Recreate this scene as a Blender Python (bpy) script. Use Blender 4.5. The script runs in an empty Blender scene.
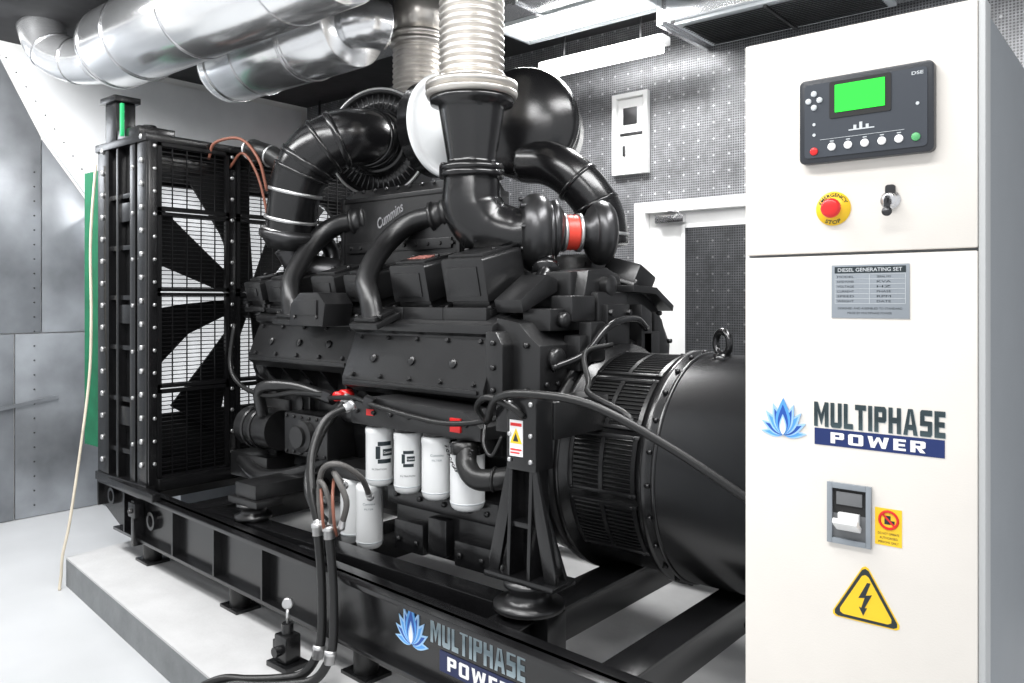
import bpy, bmesh, math, random
from mathutils import Vector, Matrix, Euler
random.seed(4)
sc=bpy.context.scene
col=sc.collection
try: sc.view_settings.view_transform='Standard'
except Exception: pass

# ---------------------------------------------------------------- materials
def mat(name,c,rough=.5,metal=0.,bump=0.,bscale=60.,vary=0.,coat=0.,emit=0.,spec=.5,vscale=6.):
    m=bpy.data.materials.new(name); m.use_nodes=True
    nt=m.node_tree; n=nt.nodes; l=nt.links
    p=n['Principled BSDF']
    p.inputs['Base Color'].default_value=(c[0],c[1],c[2],1)
    p.inputs['Roughness'].default_value=rough
    p.inputs['Metallic'].default_value=metal
    p.inputs['Specular IOR Level'].default_value=spec
    if coat: 
        p.inputs['Coat Weight'].default_value=coat; p.inputs['Coat Roughness'].default_value=.12
    if emit:
        p.inputs['Emission Color'].default_value=(c[0],c[1],c[2],1); p.inputs['Emission Strength'].default_value=emit
    tc=n.new('ShaderNodeTexCoord')
    if bump:
        t=n.new('ShaderNodeTexNoise'); t.inputs['Scale'].default_value=bscale; t.inputs['Detail'].default_value=4
        b=n.new('ShaderNodeBump'); b.inputs['Strength'].default_value=bump; b.inputs['Distance'].default_value=.01
        l.new(tc.outputs['Object'],t.inputs['Vector']); l.new(t.outputs['Fac'],b.inputs['Height']); l.new(b.outputs['Normal'],p.inputs['Normal'])
    if vary:
        t=n.new('ShaderNodeTexNoise'); t.inputs['Scale'].default_value=vscale; t.inputs['Detail'].default_value=5
        r=n.new('ShaderNodeValToRGB')
        r.color_ramp.elements[0].position=.3; r.color_ramp.elements[1].position=.7
        r.color_ramp.elements[0].color=tuple(max(0,x*(1-vary)) for x in c)+(1,)
        r.color_ramp.elements[1].color=tuple(min(1,x*(1+vary)) for x in c)+(1,)
        l.new(tc.outputs['Object'],t.inputs['Vector']); l.new(t.outputs['Fac'],r.inputs['Fac']); l.new(r.outputs['Color'],p.inputs['Base Color'])
    return m
BLK=mat('black_engine_paint',(.0095,.0095,.010),.31,0,.07,90,.25,spec=.6)
BLK2=mat('black_satin_paint',(.0068,.0068,.0073),.22,0,.03,40,.2,spec=.6)
MATTE=mat('black_matte_casting',(.009,.009,.0095),.36,0,.10,120,.2,spec=.6)
GUARD=mat('black_guard_paint',(.004,.004,.0045),.45,0,0,40,.2,spec=.3)
RUB=mat('black_rubber',(.008,.008,.008),.38,0,.1,80,.2)
DKM=mat('dark_steel',(.06,.06,.062),.33,.8,.05,50,.2)
LET=mat('raised_letter_metal',(.28,.28,.29),.35,.5,0,50,.1)
STEEL=mat('bright_steel',(.72,.72,.73),.25,1.,.02,30,.1)
WARM=mat('warm_grey_steel',(.64,.61,.57),.34,.8,.05,60,.12,vscale=9)
BOLT=mat('zinc_bolt',(.6,.6,.6),.35,.9,0,1,.1)
FOIL=mat('galvanised_sheet',(.30,.315,.335),.30,.6,.16,4,.38,vscale=1.8)
FOILM=mat('spiral_duct_sheet',(.88,.89,.90),.21,.88,.18,5,.05,vscale=2)
MESH=mat('dark_ribbed_metal',(.11,.11,.115),.34,.7,.05,60,.2)
WHITE=mat('white_paint',(.84,.84,.83),.45,0,.03,60,.03)
PALE=mat('pale_foil_sheet',(.86,.87,.88),.40,.15,.12,4,.07,vscale=2)
DISC=mat('light_grey_cap_paint',(.80,.82,.83),.35,.0,.03,60,.03)
FILTW=mat('white_filter_paint',(.84,.85,.85),.28,0,0,1,.02,coat=.3)
CAB=mat('cream_powder_coat',(.77,.73,.675),.5,0,.05,300,.02)
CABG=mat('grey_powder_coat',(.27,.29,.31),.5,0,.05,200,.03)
SEAM=mat('dark_gap',(.02,.02,.02),.8)
RED=mat('red_plastic',(.70,.02,.02),.3,0,0,1,.05)
REDH=mat('red_silicone_hose',(.62,.05,.03),.4,0,.1,60,.1)
YEL=mat('yellow_sticker',(.95,.60,.02),.4,0,0,1,.02)
BLUE=mat('navy_sticker',(.008,.025,.13),.4,0,0,1,.05)
NAVY=mat('dark_navy_print',(.005,.014,.075),.35,0,0,1,.05)
LBLUE=mat('light_blue_print',(.10,.36,.80),.4,0,0,1,.1)
PBLUE=mat('pale_blue_print',(.36,.60,.90),.4,0,0,1,.1)
MBLUE=mat('mid_blue_print',(.015,.09,.42),.4,0,0,1,.1)
TXTD=mat('dark_print',(.015,.025,.03),.4,0,0,1,.05)
TXTW=mat('white_print',(.9,.9,.9),.4,0,0,1,.02)
TXTG=mat('grey_print',(.20,.24,.26),.4,0,0,1,.02)
SHAD=mat('silver_print',(.42,.50,.53),.5,0,0,1,.02)
PLATE=mat('aluminium_plate',(.30,.33,.36),.4,.3,0,1,.05)
LTGREY=mat('light_grey_button',(.55,.58,.6),.4,0,0,1,.05)
BEZ=mat('controller_plastic',(.022,.025,.031),.35,0,.05,200,.05)
BEZ2=mat('controller_face',(.036,.043,.055),.45,0,0,1,.05)
LCD=mat('green_lcd',(.02,.85,.04),.3,0,0,1,.04,emit=.7)
GREEN=mat('green_canvas',(.004,.12,.055),.7,0,.3,30,.2)
HOSEG=mat('braided_grey_hose',(.12,.115,.11),.45,.3,.4,260,.3)
BROWN=mat('brown_cable',(.22,.08,.05),.5,0,0,1,.1)
ROPE=mat('beige_cord',(.62,.56,.45),.7,0,.3,200,.1)
CORE=mat('daylight_glow_radiator_core',(.80,.82,.84),.5,0,.3,150,.05,emit=.7)  # emission stands in for daylight coming through the fins
LAMP=mat('lamp_diffuser',(1,1,1),.4,emit=5.)
CEIL=mat('dark_ceiling',(.03,.03,.032),.8,0,.2,10,.2)
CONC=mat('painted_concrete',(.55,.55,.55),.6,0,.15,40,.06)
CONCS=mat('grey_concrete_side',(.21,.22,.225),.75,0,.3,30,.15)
GBTN=mat('green_button',(.1,.4,.15),.4)
FLOOR=mat('epoxy_floor',(.57,.58,.59),.35,0,.05,8,.08,vscale=1.2)
SLOT=mat('vent_slot_dark',(.0015,.0015,.0015),.9)
def gradmat(name,c0,c1,c2):
    m=bpy.data.materials.new(name); m.use_nodes=True
    nt=m.node_tree;n=nt.nodes;l=nt.links;p=n['Principled BSDF']; p.inputs['Roughness'].default_value=.5
    tc=n.new('ShaderNodeTexCoord'); sx=n.new('ShaderNodeSeparateXYZ'); r=n.new('ShaderNodeValToRGB')
    r.color_ramp.elements[0].position=0; r.color_ramp.elements[0].color=c0+(1,)
    r.color_ramp.elements[1].position=1; r.color_ramp.elements[1].color=c2+(1,)
    e=r.color_ramp.elements.new(.5); e.color=c1+(1,)
    l.new(tc.outputs['Generated'],sx.inputs[0]); l.new(sx.outputs['Z'],r.inputs['Fac']); l.new(r.outputs['Color'],p.inputs['Base Color'])
    return m
LOGOG=gradmat('slate_gradient_print',(.045,.075,.085),(.015,.03,.036),(.025,.045,.052))
LOGOS=gradmat('silver_gradient_print',(.34,.42,.46),(.16,.22,.25),(.28,.35,.38))
def dot_wall(name,base,dot,s1,s2,r1,r2):
    m=bpy.data.materials.new(name); m.use_nodes=True
    nt=m.node_tree;n=nt.nodes;l=nt.links;p=n['Principled BSDF']
    tc=n.new('ShaderNodeTexCoord')
    def dots(scale,rad):
        mp=n.new('ShaderNodeVectorMath');mp.operation='MULTIPLY'
        mp.inputs[1].default_value=(scale,0,scale)
        fr=n.new('ShaderNodeVectorMath');fr.operation='FRACTION'
        sb=n.new('ShaderNodeVectorMath');sb.operation='SUBTRACT'
        sb.inputs[1].default_value=(.5,0,.5)
        le=n.new('ShaderNodeVectorMath');le.operation='LENGTH'
        lt=n.new('ShaderNodeMath');lt.operation='LESS_THAN';lt.inputs[1].default_value=rad
        l.new(tc.outputs['Object'],mp.inputs[0]);l.new(mp.outputs[0],fr.inputs[0]);l.new(fr.outputs[0],sb.inputs[0]);l.new(sb.outputs[0],le.inputs[0]);l.new(le.outputs['Value'],lt.inputs[0])
        return lt
    big=dots(s1,r1); small=dots(s2,r2)
    no=n.new('ShaderNodeTexNoise');no.inputs['Scale'].default_value=9;no.inputs['Detail'].default_value=10;no.inputs['Roughness'].default_value=.75
    l.new(tc.outputs['Object'],no.inputs['Vector'])
    r=n.new('ShaderNodeValToRGB');r.color_ramp.elements[0].position=.35;r.color_ramp.elements[1].position=.65
    r.color_ramp.elements[0].color=tuple(x*.65 for x in base)+(1,);r.color_ramp.elements[1].color=tuple(x*1.4 for x in base)+(1,)
    l.new(no.outputs['Fac'],r.inputs['Fac'])
    m1=n.new('ShaderNodeMixRGB');m1.inputs[2].default_value=(base[0]*.25,base[1]*.25,base[2]*.25,1)
    l.new(small.outputs[0],m1.inputs[0]);l.new(r.outputs['Color'],m1.inputs[1])
    m2=n.new('ShaderNodeMixRGB');m2.inputs[2].default_value=tuple(dot)+(1,)
    # dots fade in and out with the noise, as worn studs do
    mm=n.new('ShaderNodeMath');mm.operation='MULTIPLY'; l.new(big.outputs[0],mm.inputs[0]); l.new(no.outputs['Fac'],mm.inputs[1])
    l.new(mm.outputs[0],m2.inputs[0]);l.new(m1.outputs[0],m2.inputs[1])
    l.new(m2.outputs[0],p.inputs['Base Color'])
    p.inputs['Roughness'].default_value=.40; p.inputs['Metallic'].default_value=.2
    return m
WALLM=dot_wall('perforated_acoustic_panel',(.20,.203,.212),(.60,.60,.61),8.5,56.,.075,.34)
DOORM=dot_wall('perforated_door_panel',(.075,.077,.082),(.26,.26,.26),8.5,56.,.07,.34)

# ---------------------------------------------------------------- builder
class B:
    def __init__(s): s.bm=bmesh.new(); s.mi=0
    def m(s,i): s.mi=i; return s
    def _faces(s,fs):
        for f in fs: f.material_index=s.mi; f.smooth=True
    def box(s,c,size,rot=None,bev=0.):
        M=Matrix.Translation(Vector(c))
        if rot is not None: M=M@Euler([math.radians(a) for a in rot]).to_matrix().to_4x4()
        M=M@Matrix.Diagonal((size[0],size[1],size[2],1))
        g=bmesh.ops.create_cube(s.bm,size=1,matrix=M)
        vs=g['verts']; fs=set(f for v in vs for f in v.link_faces)
        s._faces(fs)
        if bev>0:
            es=list(set(e for v in vs for e in v.link_edges))
            r=bmesh.ops.bevel(s.bm,geom=es,offset=bev,segments=2,affect='EDGES',profile=.6)
            s._faces(r['faces'])
        return s
    def bx(s,x0,x1,y0,y1,z0,z1,bev=0.):
        return s.box(((x0+x1)/2,(y0+y1)/2,(z0+z1)/2),(abs(x1-x0),abs(y1-y0),abs(z1-z0)),None,bev)
    def _ring(s,c,a,b,r,seg):
        return [s.bm.verts.new(c+a*(r*math.cos(2*math.pi*i/seg))+b*(r*math.sin(2*math.pi*i/seg))) for i in range(seg)]
    def _bridge(s,r0,r1):
        n=len(r0);fs=[]
        for i in range(n):
            fs.append(s.bm.faces.new((r0[i],r0[(i+1)%n],r1[(i+1)%n],r1[i])))
        s._faces(fs)
    def lathe(s,p,axis,prof,seg=32,cap=True):
        p=Vector(p);ax=Vector(axis).normalized()
        t=Vector((0,0,1)) if abs(ax.z)<.9 else Vector((1,0,0))
        a=ax.cross(t).normalized(); b=ax.cross(a).normalized()
        prev=None;first=None
        for (d,r) in prof:
            ring=s._ring(p+ax*d,a,b,max(r,.0005),seg)
            if prev: s._bridge(prev,ring)
            else: first=ring
            prev=ring
        if cap:
            s._faces([s.bm.faces.new(first[::-1]),s.bm.faces.new(prev)])
        return s
    def cyl(s,p0,p1,r0,r1=None,seg=24):
        p0=Vector(p0);p1=Vector(p1);r1=r0 if r1 is None else r1
        return s.lathe(p0,p1-p0,[(0,r0),((p1-p0).length,r1)],seg)
    def torus(s,c,axis,R,r,seg=32,sec=10,arc=1.):
        c=Vector(c);ax=Vector(axis).normalized()
        t=Vector((0,0,1)) if abs(ax.z)<.9 else Vector((1,0,0))
        a=ax.cross(t).normalized(); b=ax.cross(a).normalized()
        rings=[]
        for i in range(seg):
            th=2*math.pi*i/seg; dr=a*math.cos(th)+b*math.sin(th)
            rings.append(s._ring(c+dr*R,dr,ax,r,sec))
        for i in range(seg): s._bridge(rings[i],rings[(i+1)%seg])
        return s
    def tube(s,pts,r,seg=16,sub=6,cap=True,flat=1.):
        P=[Vector(q) for q in pts]
        R=r if isinstance(r,(list,tuple)) else [r]*len(P)
        Q=[];RR=[]
        ext=[P[0]*2-P[1]]+P+[P[-1]*2-P[-2]]
        for i in range(len(P)-1):
            a,b_,c_,d_=ext[i],ext[i+1],ext[i+2],ext[i+3]
            for k in range(sub):
                t=k/sub
                Q.append(.5*((2*b_)+(-a+c_)*t+(2*a-5*b_+4*c_-d_)*t*t+(-a+3*b_-3*c_+d_)*t**3))
                RR.append(R[i]*(1-t)+R[i+1]*t)
        Q.append(P[-1]);RR.append(R[-1])
        T=[(Q[min(i+1,len(Q)-1)]-Q[max(i-1,0)]).normalized() for i in range(len(Q))]
        u=T[0].orthogonal().normalized() if flat==1. else (Vector((0,0,1))-T[0]*T[0].z).normalized()
        prev=None;first=None
        for i,q in enumerate(Q):
            u=(u-T[i]*u.dot(T[i])).normalized(); v=T[i].cross(u)
            ring=s._ring(q,u*flat,v,RR[i],seg)
            if prev: s._bridge(prev,ring)
            else: first=ring
            prev=ring
        if cap: s._faces([s.bm.faces.new(first[::-1]),s.bm.faces.new(prev)])
        return s
    def prism(s,poly,axis,a0,a1,bev=0.):
        def mk(p,a):
            if axis=='X': return (a,p[0],p[1])
            if axis=='Y': return (p[0],a,p[1])
            return (p[0],p[1],a)
        v0=[s.bm.verts.new(mk(p,a0)) for p in poly]; v1=[s.bm.verts.new(mk(p,a1)) for p in poly]
        fs=[s.bm.faces.new(v0[::-1]),s.bm.faces.new(v1)]
        n=len(poly)
        for i in range(n): fs.append(s.bm.faces.new((v0[i],v0[(i+1)%n],v1[(i+1)%n],v1[i])))
        s._faces(fs)
        bmesh.ops.recalc_face_normals(s.bm,faces=fs)
        if bev>0:
            es=list(set(e for f in fs for e in f.edges))
            r=bmesh.ops.bevel(s.bm,geom=es,offset=bev,segments=2,affect='EDGES',profile=.6)
            s._faces(r['faces'])
        return s
    def bolt(s,c,axis,r=.012,h=.012):
        c=Vector(c);a=Vector(axis).normalized()
        s.lathe(c-a*.002,a,[(0,r),(h*.8,r),(h,r*.8)],6); return s
    def xf(s,M): bmesh.ops.transform(s.bm,matrix=M,verts=s.bm.verts); return s
    def done(s,name,mats,parent=None,label=None):
        bm=s.bm
        for e in bm.edges:
            if len(e.link_faces)==2:
                try:
                    if e.calc_face_angle()>.62: e.smooth=False
                except Exception: pass
        vs=[v.co for v in bm.verts]
        lo=Vector((min(v.x for v in vs),min(v.y for v in vs),min(v.z for v in vs)))
        hi=Vector((max(v.x for v in vs),max(v.y for v in vs),max(v.z for v in vs)))
        c=(lo+hi)/2
        bmesh.ops.translate(bm,verts=bm.verts,vec=-c)
        me=bpy.data.meshes.new(name); bm.to_mesh(me); bm.free()
        for m_ in (mats if isinstance(mats,(list,tuple)) else [mats]): me.materials.append(m_)
        o=bpy.data.objects.new(name,me); col.objects.link(o)
        place(o,c,parent)
        if label: o['label']=label
        return o
WL={}
def place(o,c,parent):
    WL[o.name]=Vector(c)
    if parent is not None:
        o.parent=parent; o.location=Vector(c)-WL[parent.name]
    else: o.location=c
def thing(name,loc,label,cat,parent=None):
    o=bpy.data.objects.new(name,None); col.objects.link(o); o.empty_display_size=.1
    place(o,loc,parent)
    if label: o['label']=label
    if cat: o['category']=cat
    return o
def bolts(lst,name,m_,parent):
    cache={}
    for (c,axis,r_,h) in lst:
        k=(tuple(round(a,3) for a in axis),r_,h)
        if k not in cache:
            o=B().bolt((0,0,0),axis,r_,h).done(name,m_,parent); cache[k]=(o.data,Vector(WL[o.name])); bpy.data.objects.remove(o)
        me,off=cache[k]
        o=bpy.data.objects.new(name,me); col.objects.link(o); place(o,Vector(c)+off,parent)
def tag(o,label,cat): o['label']=label;o['category']=cat;return o
def struct(o): o['kind']='structure'; return o
def text(body,w,h,mapf,name,m,parent,bold=0.,shear=0.,spacing=1.):
    cu=bpy.data.curves.new('t','FONT'); cu.body=body; cu.offset=bold; cu.shear=shear; cu.align_x='LEFT'; cu.space_character=spacing; cu.resolution_u=3
    o=bpy.data.objects.new('t',cu); col.objects.link(o)
    dg=bpy.context.evaluated_depsgraph_get(); dg.update()
    me=bpy.data.meshes.new_from_object(o.evaluated_get(dg))
    bpy.data.objects.remove(o)
    xs=[v.co.x for v in me.vertices]; ys=[v.co.y for v in me.vertices]
    x0,x1,y0,y1=min(xs),max(xs),min(ys),max(ys)
    b=B(); vv=[]
    for v in me.vertices:
        nx=((v.co.x-x0)/(x1-x0)-.5)*w; ny=((v.co.y-y0)/(y1-y0)-.5)*h
        vv.append(b.bm.verts.new(mapf(nx,ny)))
    for p in me.polygons:
        try: b.bm.faces.new([vv[i] for i in p.vertices])
        except Exception: pass
    bpy.data.meshes.remove(me)
    return b.done(name,m,parent)
def flat(cx,y,cz,rot=0.):
    c,s_=math.cos(rot),math.sin(rot)
    return lambda x,z:(cx+x*c-z*s_, y, cz+x*s_+z*c)
def R_(x0,x1,y0,y1): return [(x0,y0),(x1,y0),(x1,y1),(x0,y1)]
def glyph(ch,t=.25,s=.21):
    c=.09
    if ch=='M': w=.98; return w,[R_(0,t,0,1),R_(w-t,w,0,1),[(t,1),(t,.62),(w/2,.05),(w/2,.50)],[(w-t,1),(w/2,.50),(w/2,.05),(w-t,.62)]]
    if ch=='W': w=1.10; return w,[[(0,1),(t,1),(.37,.0),(.17,.0)],[(.17,0),(.37,0),(w/2+.08,.95),(w/2-.08,.95)],[(w-.37,0),(w-.17,0),(w/2+.08,.95),(w/2-.08,.95)],[(w-t,1),(w,1),(w-.17,0),(w-.37,0)]]
    if ch=='U': w=.74; return w,[R_(0,t,.1,1),R_(w-t,w,.1,1),[(0,c),(c,0),(w-c,0),(w,c),(w,s),(0,s)]]
    if ch=='L': w=.60; return w,[R_(0,t,0,1),R_(t,w,0,s)]
    if ch=='T': w=.70; return w,[R_(0,w,1-s,1),R_(w/2-t/2,w/2+t/2,0,1-s)]
    if ch=='I': return t,[R_(0,t,0,1)]
    if ch in 'PR':
        w=.74; g=[R_(0,t,0,1),[(t,1),(w-c,1),(w,1-c),(w,1-s),(t,1-s)],R_(w-t,w,.38+c,1-s),[(t,.38),(w-c,.38),(w,.38+c),(w,.38+s),(t,.38+s)]]
        if ch=='R': g.append([(w*.42,.38),(w*.42+t*.95,.38),(w,0),(w-t*1.05,0)])
        return w,g
    if ch=='H': w=.76; return w,[R_(0,t,0,1),R_(w-t,w,0,1),R_(t,w-t,.40,.62)]
    if ch=='A': w=.86; return w,[[(0,0),(t,0),(w/2+.02,1),(w/2-.14,1)],[(w-t,0),(w,0),(w/2+.14,1),(w/2-.02,1)],[(.2,.2),(w-.2,.2),(w-.26,.40),(.26,.40)]]
    if ch=='S': w=.70; return w,[[(0,0),(w-c,0),(w,c),(w,s),(0,s)],[(0,1-s),(0,1-c),(c,1),(w,1),(w,1-s)],R_(0,t,.42,1-s),R_(w-t,w,s,.58),[(0,.40),(w,.40),(w,.58),(0,.60)]]
    if ch=='E': w=.62; return w,[R_(0,t,0,1),R_(t,w,0,s),R_(t,w,1-s,1),R_(t,w*.93,.40,.60)]
    if ch=='O': w=.80; return w,[R_(0,t,c,1-c),R_(w-t,w,c,1-c),[(0,c),(c,0),(w-c,0),(w,c),(w,s),(0,s)],[(0,1-s),(w,1-s),(w,1-c),(w-c,1),(c,1),(0,1-c)]]
def block(body,w,h,mapf,name,m,parent,gap=.12):
    x=0; polys=[]
    for ch in body:
        gw,g=glyph(ch)
        for p in g: polys.append([(q[0]+x,q[1]) for q in p])
        x+=gw+gap
    W=x-gap; b=B()
    for i,p in enumerate(polys):
        area=sum(p[k][0]*p[(k+1)%len(p)][1]-p[(k+1)%len(p)][0]*p[k][1] for k in range(len(p)))
        if area<0: p=p[::-1]
        vs=[b.bm.verts.new(Vector(mapf((q[0]/W-.5)*w,(q[1]-.5)*h))+Vector((0,-(i%7)*.00006,0))) for q in p]
        b.bm.faces.new(vs)
    return b.done(name,m,parent)
def leaf(b,ox,oz,ang,L,W,y0,y1):
    a=math.radians(ang); d=(math.sin(a),math.cos(a)); n=(math.cos(a),-math.sin(a)); pts=[]
    K=8
    for i in range(K+1):
        t=i/K; w=W*math.sin(math.pi*t**.8)*(1-.15*t); pts.append((ox+d[0]*L*t+n[0]*w,oz+d[1]*L*t+n[1]*w))
    for i in range(K-1,0,-1):
        t=i/K; w=-W*math.sin(math.pi*t**.8)*(1-.15*t); pts.append((ox+d[0]*L*t+n[0]*w,oz+d[1]*L*t+n[1]*w))
    b.prism(pts,'Y',y0,y1)
def lotus(cx,cz,S,y,parent,M=None):
    b=B(); k=[0]
    def pet(ang,L,W,mo,mi_):
        k[0]+=1; yy=y-.0005*k[0]
        b.m(mo); leaf(b,cx,cz,ang,L*S,W*S,yy,y)
        b.m(mi_); leaf(b,cx,cz,ang,L*.84*S,W*.70*S,yy-.00025,y)
    for a in (-84,84): pet(a,.58,.10,3,0)
    for a in (-60,60): pet(a,.64,.12,3,1)
    for a in (-38,38): pet(a,.72,.13,3,0)
    for a in (-19,19): pet(a,.80,.14,3,1)
    pet(0,.90,.20,0,1)
    pet(0,.52,.10,3,4)
    if M: b.xf(M)
    return b.done('flower_emblem',[LBLUE,MBLUE,BLUE,PBLUE,TXTW],parent)

# ---------------------------------------------------------------- camera
cd=bpy.data.cameras.new('camera'); cam=bpy.data.objects.new('camera',cd); col.objects.link(cam)
cam.location=(0,0,1.5); cam.rotation_euler=(math.radians(90),0,math.radians(39.73))
cd.sensor_width=36; cd.lens=28.125; cd.shift_y=-41.5/1024; cd.clip_start=.05
sc.camera=cam

FZ=-.30; PZ=-.12
# ---------------------------------------------------------------- room
struct(B().bx(-7.5,1.6,-1.5,5.6,FZ-.1,FZ).done('floor',FLOOR))
struct(B().bx(-7.5,1.6,-1.5,5.6,3.6,3.7).done('ceiling',CEIL))
struct(B().bx(-7.5,1.6,5.3,5.4,FZ,3.6).done('wall_back',WALLM))
struct(B().bx(-7.42,-7.32,-1.5,5.3,FZ,3.6).done('wall_left',WHITE))
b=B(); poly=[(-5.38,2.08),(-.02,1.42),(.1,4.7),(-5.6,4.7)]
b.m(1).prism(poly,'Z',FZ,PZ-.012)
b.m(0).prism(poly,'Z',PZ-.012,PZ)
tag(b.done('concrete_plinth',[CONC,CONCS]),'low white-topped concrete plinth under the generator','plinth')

root=thing('sheet_metal_wall_cladding',(-7.30,3.0,FZ),'grey galvanised sheet cladding riveted to the end wall','wall cladding')
def sheet(poly,x,name='cladding_sheet',m_=FOIL,lab=None):
    B().prism(poly,'X',-7.315,x,.003).done(name,m_,root,lab)
sheet([(.2,FZ+.005),(2.42,FZ+.005),(2.42,1.22),(.2,1.22)],-7.29)
sheet([(2.43,FZ+.005),(5.2,FZ+.005),(5.2,1.22),(2.43,1.22)],-7.29)
sheet([(.2,1.23),(2.62,1.23),(2.62,2.86),(2.28,3.52),(.2,3.52)],-7.288)
sheet([(2.63,1.23),(5.2,1.23),(5.2,2.2),(3.1,2.2),(2.63,2.84)],-7.29)
sheet([(2.30,3.53),(2.64,2.87),(3.12,2.22),(5.2,2.22),(5.2,3.53)],-7.28,'bulkhead_sheet',PALE,'pale sheet sloping down behind the radiator')
bl=[]
for z in [FZ+.1+i*.12 for i in range(24)]: bl.append(((-7.285,2.57,z),(1,0,0),.007,.006))
for i in range(12):
    t=i/11; bl.append(((-7.28,2.36+.80*t,3.46-1.14*t),(1,0,0),.007,.006))
bolts(bl,'rivet',DKM,root)
B().box((-7.275,2.3,.62),(.012,.9,.03),(8,0,0)).done('cover_strip',FOIL,root)
B().box((-7.272,2.2,2.1),(.012,.03,1.3),(0,0,0)).done('cover_strip',FOIL,root)
root=thing('canvas_duct_collar',(-5.8,3.3,.4),'green canvas collar behind the radiator','duct collar')
pts=[]
for i in range(14): pts.append((-5.58-i*.022, 2.38+(.014 if i%2 else 0)))
poly=pts+[(p[0],p[1]+.03) for p in pts[::-1]]
B().prism(poly,'Z',.5,2.38).done('canvas_side',GREEN,root)
B().bx(-5.87,-5.58,2.43,4.25,2.34,2.37,.005).done('canvas_top',GREEN,root)
B().bx(-7.26,-5.89,3.1,4.2,FZ,2.33,.01).done('duct_box',FOIL,root,'galvanised duct box')
r=thing('fire_pipe',(-6.7,5.2,3.4),'short red painted fire pipe under the ceiling','pipe')
B().cyl((-7.1,5.18,3.36),(-6.2,5.18,3.36),.05).done('pipe_run',RED,r); B().lathe((-6.75,5.18,3.36),(1,0,0),[(0,.08),(.14,.08)],20).done('coupling',RED,r)
for x in (-6.95,-6.4): B().bx(x,x+.02,5.17,5.19,3.40,3.598).done('hanger',DKM,r)

# door
d=B(); d.m(0).bx(-3.03,-2.12,5.25,5.299,FZ,2.14,.006).bx(-2.76,-2.73,5.235,5.25,.17,2.05,.003).bx(-2.27,-2.24,5.235,5.25,.17,2.05,.003).bx(-2.73,-2.27,5.235,5.25,2.02,2.05,.003); d.m(1).bx(-2.73,-2.27,5.24,5.25,.2,2.02)
d.m(2).cyl((-2.95,5.25,.9),(-2.95,5.19,.9),.02).cyl((-2.95,5.2,.9),(-2.84,5.2,.9),.012)
d=struct(d.done('door_1',[WHITE,DOORM,STEEL]))
b=B(); b.bx(-2.95,-2.72,5.19,5.24,2.06,2.12,.008); b.tube([(-2.8,5.18,2.09),(-2.7,5.08,2.12),(-2.85,5.2,2.15)],.01,8)
b.done('door_closer',STEEL,d)
struct(B().bx(-3.12,-3.03,5.18,5.299,FZ,2.22,.006).bx(-2.12,-2.03,5.18,5.299,FZ,2.22,.006).bx(-3.029,-2.121,5.18,5.299,2.14,2.22,.006).done('trim_1',WHITE))
root=thing('wall_hatch_box',(-3.2,5.28,2.45),'white framed access panel with latch on the perforated wall','access panel')
b=B(); b.bx(-3.36,-3.325,5.25,5.299,2.46,3.08,.003).bx(-3.085,-3.05,5.25,5.299,2.46,3.08,.003).bx(-3.325,-3.085,5.25,5.299,2.46,2.495,.003).bx(-3.325,-3.085,5.25,5.299,3.045,3.08,.003)
b.bx(-3.325,-3.085,5.29,5.299,2.495,3.045); b.done('frame',WHITE,root)
B().bx(-3.31,-3.10,5.275,5.29,2.78,3.03,.003).done('upper_panel',WHITE,root)
B().bx(-3.31,-3.10,5.275,5.29,2.51,2.755,.003).done('lower_panel',WHITE,root)
B().bx(-3.30,-3.10,5.27,5.275,2.756,2.779,.001).bx(-3.27,-3.15,5.268,5.275,2.84,2.97,.002).bx(-3.27,-3.25,5.255,5.275,2.60,2.68,.003).done('latch',DKM,root)

# ceiling lights
r=thing('fluorescent_light',(-3.07,4.88,3.2),'white fluorescent batten hanging under the ceiling','ceiling light')
x0,x1,y,z=-3.7,-2.65,4.82,3.2
B().bx(x0,x1,y-.06,y+.06,z+.03,z+.09,.01).done('housing',WHITE,r)
for x in (x0+.2,x1-.2): B().cyl((x,y,z+.09),(x,y,3.6),.008).done('hanger_rod',DKM,r)
B().cyl((x0+.03,y,z),(x1-.03,y,z),.028).done('tube',LAMP,r)
r=thing('panel_light',(-3.2,4.52,3.5),'bright white rectangular panel light hanging under the ceiling','ceiling light')
B().bx(-3.75,-2.6,4.28,4.30,3.42,3.5,.004).bx(-3.75,-2.6,4.70,4.72,3.42,3.5,.004).bx(-3.75,-3.73,4.30,4.70,3.42,3.5,.004).bx(-2.62,-2.6,4.30,4.70,3.42,3.5,.004).bx(-3.73,-2.62,4.3,4.70,3.47,3.5).done('frame',LTGREY,r)
B().bx(-3.72,-2.63,4.31,4.69,3.44,3.46).done('diffuser',mat('panel_diffuser',(1,1,1),.4,emit=1.6),r)
r=thing('ventilation_duct',(-1.9,4.95,3.4),'grey ventilation duct with louvred grille under the ceiling','ventilation duct')
B().bx(-2.58,-.6,4.62,5.25,3.30,3.598,.01).bx(-2.60,-2.56,4.60,5.27,3.28,3.599,.004).done('duct_body',FOILM,r)
b=B(); b.m(0).bx(-2.5,-1.3,4.65,5.2,3.275,3.30,.006); b.m(1)
for i in range(16): b.box((-1.9,4.70+i*.03,3.268),(1.12,.022,.004),(30,0,0))
b.bx(-1.91,-1.89,4.66,5.19,3.255,3.27)
b.done('grille',[LTGREY,DKM],r)
r=thing('ceiling_duct',(-3.0,3.9,3.4),'silver rectangular duct running under the ceiling','ventilation duct')
b=B(); b.bx(-6.8,-.5,3.98,4.24,3.42,3.598,.008)
for x in (-5.5,-4.4,-3.3,-2.2,-1.1): b.bx(x,x+.03,3.97,4.26,3.40,3.599,.003)
b.done('duct_body',FOILM,r)

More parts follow.
